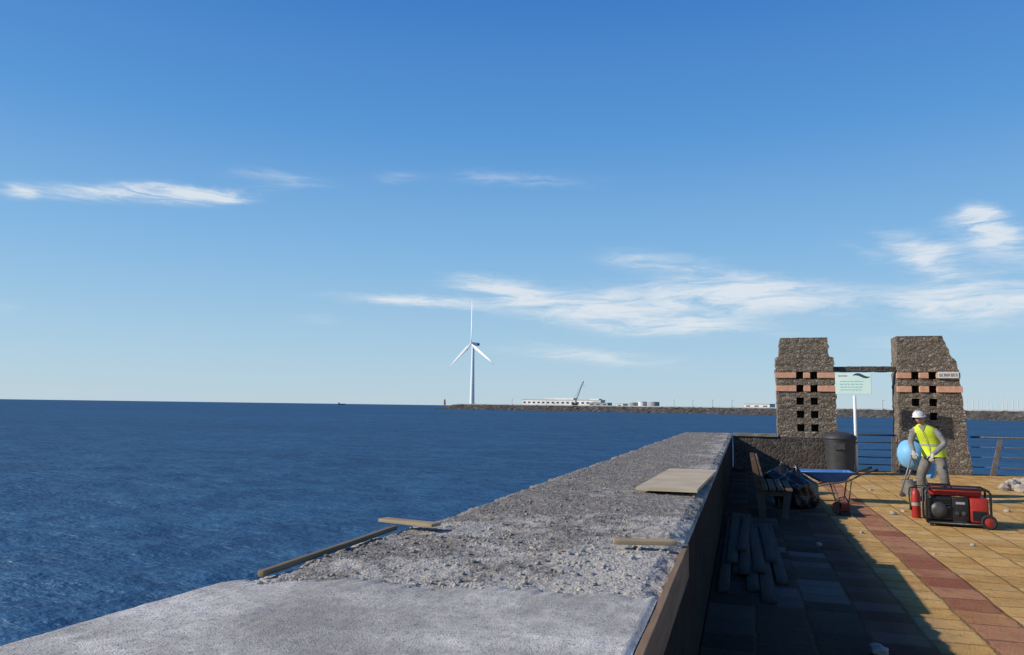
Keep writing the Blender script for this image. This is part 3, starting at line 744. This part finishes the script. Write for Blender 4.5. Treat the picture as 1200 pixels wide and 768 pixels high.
for s in (-1,1):
    MX=Matrix.Translation((.47,s*.33,.13))@Matrix.Rotation(PI/2,4,'X')
    bm=B(); lathe(bm,[(.07,-.03),(.11,-.045),(.13,-.03),(.13,.03),(.11,.045),(.07,.03)],24,MX,False,False); w=obj('wheel',bm,M['rubber'],ge,40)
    bm=B(); lathe(bm,[(.015,-.05),(.03,-.045),(.08,-.03),(.08,.03),(.03,.045),(.015,.05)],20,MX); obj('hub',bm,M['red_paint'],w,40)
    bm=B(); lathe(bm,[(.035,0),(.03,.06)],12,Matrix.Translation((-.45,s*.25,0))); obj('foot',bm,M['rubber'],ge)
# fire extinguisher
p=at(1074,607,0)
fe=thing('fire_extinguisher','small red fire extinguisher standing left of the generator','extinguisher',p,face_cam(p))
bm=B(); lathe(bm,[(.060,0),(.066,.015),(.066,.36),(.053,.41),(.03,.44),(.022,.46)],20); obj('cylinder',bm,M['red_paint'],fe,40)
bm=B(); box(bm,V((0,0,.475)),(.05,.05,.04),bev=.006); box(bm,V((.05,0,.50)),(.12,.022,.015)); box(bm,V((.05,0,.47)),(.10,.02,.012),Matrix.Rotation(.2,3,'Y')); obj('valve',bm,M['black_frame'],fe)
bm=B(); tube(bm,[(-.02,0,.47),(-.08,-.01,.46),(-.095,-.02,.38),(-.08,-.03,.2),(-.075,-.03,.12)],[.011,.011,.011,.011,.018],8); obj('hose',bm,M['rubber'],fe,True)
bm=B(); lathe(bm,[(.0675,.19),(.0675,.24)],20,None,False,False); obj('label_band',bm,M['label_grey'],fe,True)

# ------------------------------------------------------------------ cement mixer
p=at(1073,582,0)
mx_=thing('cement_mixer','light blue cement mixer drum on a steel stand half behind the worker','mixer',p,face_cam(p)-.1)
mx_.scale=(.82,.82,.92)
MD=Matrix.Translation((-.02,0,.92))@Matrix.Rotation(rad(-20),4,'Z')@Matrix.Rotation(rad(-58),4,'X')
bm=B(); lathe(bm,[(.06,-.36),(.16,-.34),(.26,-.26),(.32,-.14),(.34,-.04),(.34,.04),(.30,.16),(.20,.31),(.205,.335),(.19,.335)],32,MD,True,False); dr=obj('drum',bm,M['mixer_blue'],mx_,50)
bm=B(); lathe(bm,[(.19,.335),(.185,.31),(.285,.15),(.31,.0),(.2,-.26)],32,MD,False,False); obj('drum_lining',bm,M['mixer_inside'],dr,50)
bm=B(); lathe(bm,[(.343,-.03),(.362,-.03),(.362,.03),(.343,.03)],32,MD,False,False); obj('gear_ring',bm,M['engine_grey'],dr,40)
for s in (-1,1):
    bm=B(); tube(bm,[(-.3,s*.30,.02),(0,s*.40,.88),(.28,s*.30,.14)],.024,8); obj('stand_leg',bm,M['steel'],mx_,True)
    bm=B(); tube(bm,[(0,s*.42,.88),(0,s*.37,.9)],.04,8); obj('pivot',bm,M['steel'],mx_,True)
bm=B(); tube(bm,[(-.3,-.3,.03),(-.3,.3,.03)],.024,8); obj('foot_bar',bm,M['steel'],mx_,True)
bm=B(); tube(bm,[(.28,-.36,.14),(.28,.36,.14)],.02,8); obj('axle',bm,M['steel'],mx_,True)
for s in (-1,1):
    MX=Matrix.Translation((.28,s*.36,.14))@Matrix.Rotation(PI/2,4,'X'); bm=B(); lathe(bm,[(.03,-.03),(.11,-.03),(.14,-.02),(.14,.02),(.11,.03),(.03,.03)],24,MX); obj('wheel',bm,M['rubber'],mx_,40)
bm=B(); box(bm,V((.34,.1,.55)),(.2,.22,.3),bev=.03); obj('motor_box',bm,M['mixer_blue'],mx_,40)
p=at(1064,579,0)
bk=thing('bucket','grey mortar bucket standing left of the worker under the mixer','bucket',p+V((0,-.25,0)))
bm=B(); lathe(bm,[(.12,0),(.155,.28),(.165,.28),(.165,.30),(.15,.30),(.115,.02)],22); obj('pail',bm,M['steel'],bk,40)
bm=B(); tube(bm,[(.165*math.cos(a),.05,.28+.12*math.sin(a)) for a in [PI*k/10 for k in range(11)]],.005,6); obj('bail',bm,M['steel'],bk)

# ------------------------------------------------------------------ worker
def skinmesh(verts,edges,radii,root=0,sub=2):
    me=bpy.data.meshes.new('t'); me.from_pydata([tuple(v) for v in verts],edges,[])
    o=bpy.data.objects.new('t',me); COL.objects.link(o); mo=o.modifiers.new('s','SKIN'); mo.branch_smoothing=.5
    for i,r in enumerate(radii):
        sv=me.skin_vertices[0].data[i]; sv.radius=(r,r) if not isinstance(r,tuple) else r; sv.use_root=(i==root)
    ss=o.modifiers.new('u','SUBSURF'); ss.levels=sub
    bpy.context.view_layer.update(); dg=bpy.context.evaluated_depsgraph_get()
    m2=bpy.data.meshes.new_from_object(o.evaluated_get(dg)); bpy.data.objects.remove(o); return m2
p=at(1095,588,0)
wk=thing('person','worker in white helmet and yellow vest standing bent over behind the generator','person',p,face_cam(p)-.30)
J=dict(pel=V((0,.10,.88)),wai=V((0,.09,1.02)),che=V((0,.0,1.18)),upp=V((0,-.10,1.32)),nec=V((0,-.17,1.41)),hed=V((0,-.215,1.48)))
hipL,kneL,ankL,toeL=V((-.10,.09,.84)),V((-.19,-.08,.46)),V((-.21,.02,.09)),V((-.25,-.15,.045))
hipR,kneR,ankR,toeR=V((.10,.09,.84)),V((.20,-.07,.46)),V((.22,.05,.09)),V((.27,-.12,.045))
shL,elL,wrL=V((-.175,-.09,1.335)),V((-.30,-.10,1.08)),V((-.22,-.28,.90))
shR,elR,wrR=V((.175,-.09,1.335)),V((.29,-.08,1.08)),V((.10,-.29,.87))
vs=[J['pel'],J['wai'],J['che'],J['upp'],J['nec'],J['hed'],hipL,kneL,ankL,toeL,hipR,kneR,ankR,toeR,shL,elL,wrL,shR,elR,wrR]
es=[(0,1),(1,2),(2,3),(3,4),(4,5),(0,6),(6,7),(7,8),(8,9),(0,10),(10,11),(11,12),(12,13),(3,14),(14,15),(15,16),(3,17),(17,18),(18,19)]
rs=[.125,.12,.14,.12,.056,.06,.09,.06,.043,.038,.09,.06,.043,.038,.062,.043,.030,.062,.043,.030]
body=B(); body.from_mesh(skinmesh(vs,es,rs,0,2))
HM=Matrix.Translation((0,-.24,1.525))@Matrix.Rotation(rad(14),4,'X')@Matrix.Rotation(rad(-6),4,'Z')
hv=bmesh.ops.create_uvsphere(body,u_segments=32,v_segments=24,radius=1)['verts']
for v in hv:
    d=v.co.copy(); x,y,z=d.x*.074,d.y*.094,d.z*.115
    if z<0: x*=1-.30*(-z/.115)**1.5; y*=1-.12*(-z/.115)
    if d.y<0:
        y-= .020*math.exp(-((x/.013)**2+((z+.018)/.022)**2))
        y+= .008*(math.exp(-(((x-.03)/.014)**2+((z-.008)/.012)**2))+math.exp(-(((x+.03)/.014)**2+((z-.008)/.012)**2)))
        y-= .006*math.exp(-((x/.02)**2+((z+.055)/.008)**2)); y-= .008*math.exp(-((x/.02)**2+((z+.095)/.014)**2))
    v.co=HM@V((x,y,z))
for s in (-1,1):
    ev=bmesh.ops.create_uvsphere(body,u_segments=10,v_segments=8,radius=1)['verts']
    for v in ev: v.co=HM@V((s*.076+v.co.x*.011,.012+v.co.y*.018,-.005+v.co.z*.032))
bo=obj('body',body,M['skin'],wk,True)
for s in (-1,1):
    bm=B(); q=bmesh.ops.create_uvsphere(bm,u_segments=10,v_segments=8,radius=1)['verts']
    for v in q: v.co=HM@V((s*.03+v.co.x*.011,-.079+v.co.y*.006,.008+v.co.z*.006))
    obj('eye',bm,M['eye'],wk,True)
    bm=B(); tube(bm,[HM@V((s*.015,-.090,.027)),HM@V((s*.03,-.090,.031)),HM@V((s*.045,-.079,.026))],.004,6); obj('eyebrow',bm,M['hair'],wk,True)
bm=B(); tube(bm,[HM@V((-.02,-.088,-.055)),HM@V((0,-.094,-.053)),HM@V((.02,-.088,-.055))],[.003,.005,.003],6); obj('mouth',bm,M['lip'],wk,True)
bm=B(); q=bmesh.ops.create_uvsphere(bm,u_segments=24,v_segments=16,radius=1)['verts']
for v in q:
    y=.02+v.co.y*.082; y=max(y,.018) if v.co.z<.5 else y
    v.co=HM@V((v.co.x*.077,y,.02+v.co.z*.09))
obj('hair',bm,M['hair'],wk,True)
# helmet
bm=B(); prof=[(.122,.034),(.126,.040),(.114,.05)]+[(.114*math.cos(a),.052+.095*math.sin(a)) for a in [PI/2*k/9 for k in range(9)]]+[(.004,.147)]
MB_=HM@Matrix.Rotation(rad(-8),4,'X')
lathe(bm,prof,32,MB_@Matrix.Diagonal((.93,1.12,1,1)),False,True)
hl=obj('helmet',bm,M['helmet'],wk,45)
bm=B()
pr=[]
for k in range(13):
    a=PI+PI*k/12; pr.append((.114*math.cos(a)*.93,.114*math.sin(a)*1.1)); 
po=[(x*1.06,y*1.28-.004) for x,y in pr]
A_=[bm.verts.new(MB_@V((x,y,.040))) for x,y in pr]; Bv=[bm.verts.new(MB_@V((x,y,.032))) for x,y in po]
A2=[bm.verts.new(MB_@V((x,y,.046))) for x,y in pr]; B2=[bm.verts.new(MB_@V((x,y,.037))) for x,y in po]
for k in range(12):
    bm.faces.new((A_[k],Bv[k],Bv[k+1],A_[k+1])); bm.faces.new((A2[k],A2[k+1],B2[k+1],B2[k])); bm.faces.new((Bv[k],B2[k],B2[k+1],Bv[k+1]))
obj('peak',bm,M['helmet'],hl,True)
bm=B(); tube(bm,[MB_@V((0,.12*math.cos(a),.054+.098*math.sin(a))) for a in [PI*.12+PI*.76*k/10 for k in range(11)]],.008,6); obj('crest',bm,M['helmet'],hl,True)
# clothes
bm=B(); bm.from_mesh(skinmesh([J['pel'],J['wai'],hipL,kneL,ankL+V((0,0,.02)),hipR,kneR,ankR+V((0,0,.02))],[(0,1),(0,2),(2,3),(3,4),(0,5),(5,6),(6,7)],[.148,.138,.115,.088,.078,.115,.088,.078],0,2)); obj('trousers',bm,M['trousers'],wk,True)
for (a,b_) in ((ankL,toeL),(ankR,toeR)):
    d=(b_-a); d.z=0; d.normalize()
    bm=B(); bm.from_mesh(skinmesh([a+V((0,0,.10)),a+V((0,0,-.03))-d*.01,a+V((0,0,-.045))+d*.10,a+V((0,0,-.05))+d*.2],[(0,1),(1,2),(2,3)],[.06,.06,.05,.038],0,2))
    for v in bm.verts: v.co.z=max(v.co.z,.0)
    obj('boot',bm,M['boot'],wk,True)
for (s_,e_,w_) in ((shL,elL,wrL),(shR,elR,wrR)):
    bm=B(); bm.from_mesh(skinmesh([s_+V((-.06 if s_.x>0 else .06,0,.0)),s_,(s_+e_)/2,e_,(e_+w_)/2,w_],[(0,1),(1,2),(2,3),(3,4),(4,5)],[.075,.078,.064,.056,.048,.042],1,2)); obj('sleeve',bm,M['shirt'],wk,True)
vr=[((0,.095,.82),.215,.165),((0,.095,.90),.205,.16),((0,.085,1.02),.195,.15),((0,.04,1.10),.20,.155),((0,-.005,1.19),.208,.158),((0,-.07,1.28),.21,.15),((0,-.105,1.35),.187,.118),((0,-.14,1.395),.122,.088),((0,-.16,1.42),.077,.07)]
bm=B(); loft(bm,vr,40,False,False)
for v in bm.verts:
    k=noise.noise(v.co*9)*.010+noise.noise(v.co*20)*.004; n=V((v.co.x,v.co.y-.02,0)).normalized(); v.co+=n*k
vt=obj('safety_vest',bm,M['vest'],wk,True)
def ringat(z,o_=.012):
    for a,b in zip(vr,vr[1:]):
        if a[0][2]<=z<=b[0][2]:
            f=(z-a[0][2])/(b[0][2]-a[0][2]); return ((0,a[0][1]+(b[0][1]-a[0][1])*f,z),a[1]+(b[1]-a[1])*f+o_,a[2]+(b[2]-a[2])*f+o_)
bm=B(); loft(bm,[ringat(1.02),ringat(1.04),ringat(1.06)],40,False,False); obj('reflective_band',bm,M['reflective'],vt,True)
def vstrip(nm,x0,x1,zz,mt,o_):
    bm=B(); prev=None
    for z in zz:
        c,rx,ry=ringat(z,o_); row=[]
        for x in (x0,x1):
            yy=c[1]-(ry+.002)*math.sqrt(max(0,1-(x/rx)**2)); row.append(bm.verts.new((x,yy,z)))
        if prev: bm.faces.new((prev[0],prev[1],row[1],row[0]))
        prev=row
    obj(nm,bm,mt,vt,True)
vstrip('zip',-.006,.006,(.84,.9,.96,1.02,1.08,1.14,1.2,1.26,1.31),M['shirt'],.016)
bm=B(); prev=None
for z,w_ in ((1.29,.004),(1.33,.03),(1.37,.05),(1.40,.06)):
    c,rx,ry=ringat(z,.012); row=[bm.verts.new((x,c[1]-ry*math.sqrt(max(0,1-(x/rx)**2)),z)) for x in (-w_,0,w_)]
    if prev: bm.faces.new((prev[0],prev[1],row[1],row[0])); bm.faces.new((prev[1],prev[2],row[2],row[1]))
    prev=row
obj('collar_opening',bm,M['shirt'],vt,True)
def hand(w,el_,side,curl):
    d=(w-el_).normalized(); dn=(d*.5+V((0,-.1,-.75))).normalized()
    sd_=V((side,0,0)); sd_=(sd_-dn*sd_.dot(dn)).normalized(); pn=dn.cross(sd_).normalized()
    if pn.y>0: pn=-pn
    bm=B(); k0=w; k1=w+dn*.085
    bm.from_mesh(skinmesh([k0-dn*.03,k0,k0+dn*.045,k1],[(0,1),(1,2),(2,3)],[.036,(.034,.026),(.044,.02),(.042,.018)],0,2))
    for i,(o_,l_) in enumerate(((-.032,.066),(-.011,.078),(.010,.074),(.030,.058))):
        b0=k1-sd_*o_-dn*.012; c=curl+.06*i; pts=[b0]
        for j in range(3):
            ang=c*(j+.5); dd=(dn*math.cos(ang)-pn*math.sin(ang)).normalized(); pts.append(pts[-1]+dd*l_*(.45,.32,.28)[j])
        bm.from_mesh(skinmesh(pts,[(0,1),(1,2),(2,3)],[.0115,.011,.010,.008],0,1))
    b0=w+dn*.025+sd_*.03
    t1=b0+(dn*.6+sd_*.7+pn*.25).normalized()*.04; t2=t1+(dn*.85+sd_*.25+pn*.35).normalized()*.032; t3=t2+(dn*.9+pn*.4).normalized()*.022
    bm.from_mesh(skinmesh([b0-sd_*.015,t1,t2,t3],[(0,1),(1,2),(2,3)],[.016,.0135,.0115,.009],0,1))
    obj('glove',bm,M['glove'],wk,True)
hand(wrL,elL,1,.5); hand(wrR,elR,-1,.5)
# lean the upper body to one side, feet stay planted
def lean(o):
    for ch in o.children:
        for v in ch.data.vertices:
            if v.co.z>.84: v.co.x-=.17*(v.co.z-.84)
        lean(ch)
lean(wk)

# ------------------------------------------------------------------ rubble at right edge, small stones
for k,(px,py,r) in enumerate(((1178,575,.13),(1188,573,.17),(1197,577,.14),(1192,568,.13),(1204,571,.17),(1183,569,.10),(1210,578,.13))):
    p=at(px,py,0); bm=B(); rock(bm,(0,0,r*.5),r,.72,2,.5)
    o=obj('rubble_block',bm,M['stone']); o.location=p; tag(o,'pale broken block in the rubble pile at the right end of the paving','rubble','blocks in the rubble pile')
p=at(1030,768,0); bm=B(); rock(bm,(0,0,.03),.065,.7,3,.4); o=obj('loose_stone',bm,M['stone'],None,True); o.location=p; tag(o,'single rounded stone lying on the near shaded paving','stone')
for k,(px,py,r) in enumerate(((1046,603,.05),(1020,575,.04),(1058,600,.035),(1140,640,.03),(1180,600,.05),(960,640,.04),(1095,650,.02),(1010,625,.03))):
    p=at(px,py,0); bm=B(); rock(bm,(0,0,r*.4),r,.7,2,.4); o=obj('pebble',bm,M['stone']); o.location=p; tag(o,'small loose pebble lying on the open paving','stone','pebbles on the paving')

# ------------------------------------------------------------------ breakwater and harbour
way=[(512,479.6),(620,481.5),(720,483.3),(905,487.0),(1050,490.2),(1250,495),(1600,505)]
pts=[at(x,y,SEA) for x,y in way]; poly=[]
for a,b in zip(pts,pts[1:]):
    n=max(2,int((b-a).length/3.2))
    for i in range(n): poly.append(a+(b-a)*(i/n))
poly.append(pts[-1])
bw=thing('breakwater','long dark boulder breakwater lying across the sea in the distance','breakwater',(0,0,0))
bm=B(); rows=[]
prof=[(-4,-1.2),(0,.3),(3.5,2),(7,3.8),(10.5,5.5),(14,7.2),(16,7.4),(60,7.4),(110,7.2),(118,-1.5)]
for i,p in enumerate(poly):
    d=(poly[min(i+1,len(poly)-1)]-poly[max(i-1,0)]).normalized(); nn=V((-d.y,d.x,0))
    if nn.dot(p-CAM)<0: nn=-nn
    tip=min(1,i/7+.12); row=[]
    for j,(o_,z) in enumerate(prof):
        jit=1.5 if j<6 else .25
        row.append(bm.verts.new(p+nn*(o_*(.25+.75*tip) if j>6 else o_)+V((random.uniform(-jit,jit),random.uniform(-jit,jit),z*tip+random.uniform(-.8,.8)*(jit>1)))))
    rows.append(row)
for i in range(len(rows)-1):
    for j in range(len(prof)-1): bm.faces.new((rows[i][j],rows[i][j+1],rows[i+1][j+1],rows[i+1][j]))
bm.faces.new(rows[0])
obj('boulder_slope',bm,M['breakwater'],bw)
bm=B(); cr=[]
for i in range(8,len(poly),6):
    p=poly[i]; d=(poly[min(i+1,len(poly)-1)]-poly[max(i-1,0)]).normalized(); nn=V((-d.y,d.x,0)); nn=nn if nn.dot(p-CAM)>0 else -nn
    cr.append([bm.verts.new(p+nn*17+V((0,0,7))),bm.verts.new(p+nn*17+V((0,0,8.6))),bm.verts.new(p+nn*18.5+V((0,0,8.6))),bm.verts.new(p+nn*18.5+V((0,0,7)))])
for a,b in zip(cr,cr[1:]):
    for k in range(3): bm.faces.new((a[k],a[k+1],b[k+1],b[k]))
obj('crest_wall',bm,M['far_grey'],bw)
GZ=SEA+7.4
def onbw(px,back):
    for (a,b),(pa,pb) in zip(zip(way,way[1:]),zip(pts,pts[1:])):
        if a[0]<=px<=b[0]:
            q=at(px,a[1]+(b[1]-a[1])*(px-a[0])/(b[0]-a[0]),SEA); d=(q-CAM); d.z=0; d.normalize(); r=q+d*back; r.z=GZ; return r
# turbine
p=onbw(553,32); dep=-(R3.transposed()@(p-CAM)).z; k=dep/900
tb=thing('wind_turbine','tall white three bladed wind turbine near the tip of the breakwater','wind turbine',p,face_cam(p)+rad(-54))
HH=71*k
bm=B(); lathe(bm,[(2.9*k,0),(2.2*k,HH*.5),(1.55*k,HH)],24); obj('tower',bm,M['turbine'],tb,40)
bm=B(); lathe(bm,[(4.5*k,-3),(4.5*k,1.5)],20); obj('foundation',bm,M['far_grey'],tb)
bm=B(); box(bm,V((0,3.4*k,HH+.4*k)),(3.6*k,10*k,3.8*k),bev=.7*k); na=obj('nacelle',bm,M['turbine'],tb,40)
bm=B(); box(bm,V((0,6.6*k,HH+.2*k)),(3.7*k,3.4*k,2.6*k),bev=.3*k); obj('nacelle_stripe',bm,M['turbine_blue'],na)
bm=B(); lathe(bm,[(1.7*k,0),(1.6*k,1.4*k),(.9*k,2.6*k),(.1*k,3*k)],20,Matrix.Translation((0,-1.6*k,HH+.4*k))@Matrix.Rotation(PI/2,4,'X')); hb=obj('hub',bm,M['turbine'],tb,40)
BL=52*k
for a in (90,210,330):
    ca,sa=math.cos(rad(a)),math.sin(rad(a)); u=V((ca,0,sa)); w=V((-sa,0,ca)); c0=V((0,-2.8*k,HH+.4*k)); bm=B(); prev=None
    for f,ch,th in ((0,.8,.8),(.08,1.0,.8),(.2,2.0,.7),(.45,1.5,.45),(.75,.95,.28),(1,.25,.12)):
        q=c0+u*(BL*f); tw=.55*(1-f)
        wv=w*math.cos(tw)+V((0,1,0))*math.sin(tw); nv=V((0,1,0))*math.cos(tw)-w*math.sin(tw)
        ring=[bm.verts.new(q+wv*ch*k*math.cos(t_)+nv*th*k*math.sin(t_)*.7) for t_ in [2*PI*i/10 for i in range(10)]]
        if prev:
            for i in range(10): bm.faces.new((prev[i],prev[(i+1)%10],ring[(i+1)%10],ring[i]))
        else: bm.faces.new(ring)
        prev=ring
    bm.faces.new(prev)
    o=obj('blade',bm,M['turbine'],tb,True)
# beacon
p=onbw(521,16); bcn=thing('harbour_beacon','small red beacon at the tip of the breakwater','beacon',p)
bm=B(); lathe(bm,[(1.6,-1),(1.2,5),(1.2,5.4)],14); obj('tower',bm,M['far_red'],bcn); bm=B(); lathe(bm,[(1.8,5.4),(1.8,5.8),(.8,5.8),(.8,7.4),(.1,8.2)],14); obj('lantern',bm,M['far_dark'],bcn)
def far_building(name,label,px0,px1,back,h,blocks,nwin,wall=M['far_white']):
    a,b=onbw(px0,back),onbw(px1,back); c=(a+b)/2; L=(b-a).length; ang=math.atan2(b.y-a.y,b.x-a.x)
    T=thing(name,label,'building',c,ang)
    bm=B(); box(bm,V((0,6,h/2-.5)),(L,12,h+1)); w=obj('wall',bm,wall,T)
    bm=B(); box(bm,V((0,6,h+.3)),(L+1,13,.6)); obj('roof',bm,M['far_grey'],T)
    for (f0,f1,hh) in blocks:
        bm=B(); box(bm,V(((f0+f1)/2*L-L/2,6,h+.6+hh/2)),((f1-f0)*L,9,hh)); obj('upper_storey',bm,wall,T)
    for k in range(nwin):
        bm=B(); box(bm,V((-L/2+L*(k+.5)/nwin,-.05,h*.55)),(L/nwin*.5,.3,h*.3)); obj('window',bm,M['glass_dark'],T)
    return T
far_building('harbour_building','long white harbour building with a raised storey behind the breakwater',612,704,30,8.0,[(.3,.66,2.4),(.86,.97,1.6)],16)
far_building('harbour_shed','small white shed on the breakwater right of the storage tanks',872,902,30,4.6,[],3)
far_building('harbour_shed','low grey shed at the right end of the long white building',690,712,22,4.4,[(.2,.6,1.6)],3,wall=M['far_grey'])
far_building('harbour_shed','tiny pale hut left of the storage tanks',722,730,24,3.4,[],1)
for i,(px,r,h) in enumerate(((742,7.2,5.2),(753,5.8,6.4),(766,7.4,6.2))):
    p=onbw(px,34); T=thing('storage_tank',['leftmost of three grey storage tanks on the breakwater','middle narrow storage tank of the three on the breakwater','rightmost of three grey storage tanks on the breakwater'][i],'tank',p,0,'storage tanks')
    bm=B(); lathe(bm,[(r,-1),(r,h)],28); obj('shell',bm,M['far_white'] if i==1 else M['far_grey'],T,40)
    bm=B(); lathe(bm,[(r+.2,h),(r+.2,h+.3),(.3,h+1.2)],28); obj('roof',bm,M['far_white'],T,40)
# crane
p=onbw(673,28); ck=-(R3.transposed()@(p-CAM)).z/900
cr=thing('mobile_crane','dark crane with raised lattice boom above the long white building','crane',p,face_cam(p))
bm=B(); box(bm,V((0,0,2.4)),(7,4,3.2),bev=.3); obj('cab',bm,M['far_dark'],cr)
bm=B(); A=V((1,0,4)); E_=V((10.5*ck,0,29*ck)); dv=(E_-A); nv=V((-dv.z,0,dv.x)).normalized()
for s in (-1,1): tube(bm,[A+nv*s*.8,E_+nv*s*.35],.26,5)
for i in range(12):
    q0=A+dv*(i/12); q1=A+dv*((i+1)/12); s=1 if i%2 else -1; tube(bm,[q0+nv*s*.7,q1-nv*s*.7],.17,4)
obj('boom',bm,M['far_dark'],cr)
bm=B(); tube(bm,[E_-V((-1,0,9)),E_,V((-3,0,6))],.13,4); obj('cable',bm,M['far_dark'],cr)
for s in(-1,1):
    bm=B(); box(bm,V((0,s*2,.4)),(8,1.2,1.4),bev=.3); obj('track',bm,M['far_dark'],cr)
lp=thing('harbour_lamp','thin harbour lamp post on the breakwater crest','lamp post',onbw(640,20),0,'lamp posts along the breakwater')
bm=B(); tube(bm,[(0,0,0),(0,0,9)],[.28,.2],6); obj('pole',bm,M['far_grey'],lp); bm=B(); box(bm,V((.9,0,9)),(2.2,.5,.4)); obj('lamp_head',bm,M['far_grey'],lp)
for px in (600,790,812,835,858,1035): 
    c=copy_tree(lp); c.location=onbw(px,20)
sb=thing('sailing_boat','white moored yacht with bare mast behind the breakwater','boat',(0,0,0),0,'moored yachts behind the breakwater')
bm=B(); hp=[(-6,1.3),(-5.6,0),(4.5,0),(6.4,1.6)]
prism(bm,hp,V((0,3.2,0)),V((0,-1.6,0))); obj('hull',bm,M['far_white'],sb); bm=B(); box(bm,V((-.8,0,1.9)),(5,2,1),bev=.2); obj('cabin',bm,M['far_white'],sb)
bm=B(); tube(bm,[(0,0,1.4),(0,0,17)],[.3,.24],6); obj('mast',bm,M['far_white'],sb)
bm=B(); tube(bm,[(-.3,0,3.2),(-4.6,0,3.1)],.2,6); obj('boom',bm,M['far_white'],sb)
for i,px in enumerate((1134,1141,1147,1152,1159,1163,1170,1176,1181,1188,1194,1199)):
    p=onbw(px,165+random.uniform(-25,40)); p.z=SEA
    o=sb if i==0 else copy_tree(sb); o.location=p; sc=random.uniform(.9,1.35); o.scale=(sc,sc,sc); o.rotation_euler=(0,0,random.uniform(-.5,.5))
p=at(400,474.6,SEA); d=V((p.x,p.y,0)).normalized(); p=d*5200; p.z=SEA
sh=thing('cargo_ship','tiny dark ship on the horizon left of the wind turbine','ship',p,face_cam(p))
bm=B(); prism(bm,[(-24,6),(-22,0),(22,0),(26,7)],V((0,10,0)),V((0,-5,0))); obj('hull',bm,M['far_dark'],sh)
bm=B(); box(bm,V((-15,0,10)),(10,8,9)); obj('bridge',bm,M['far_white'],sh)
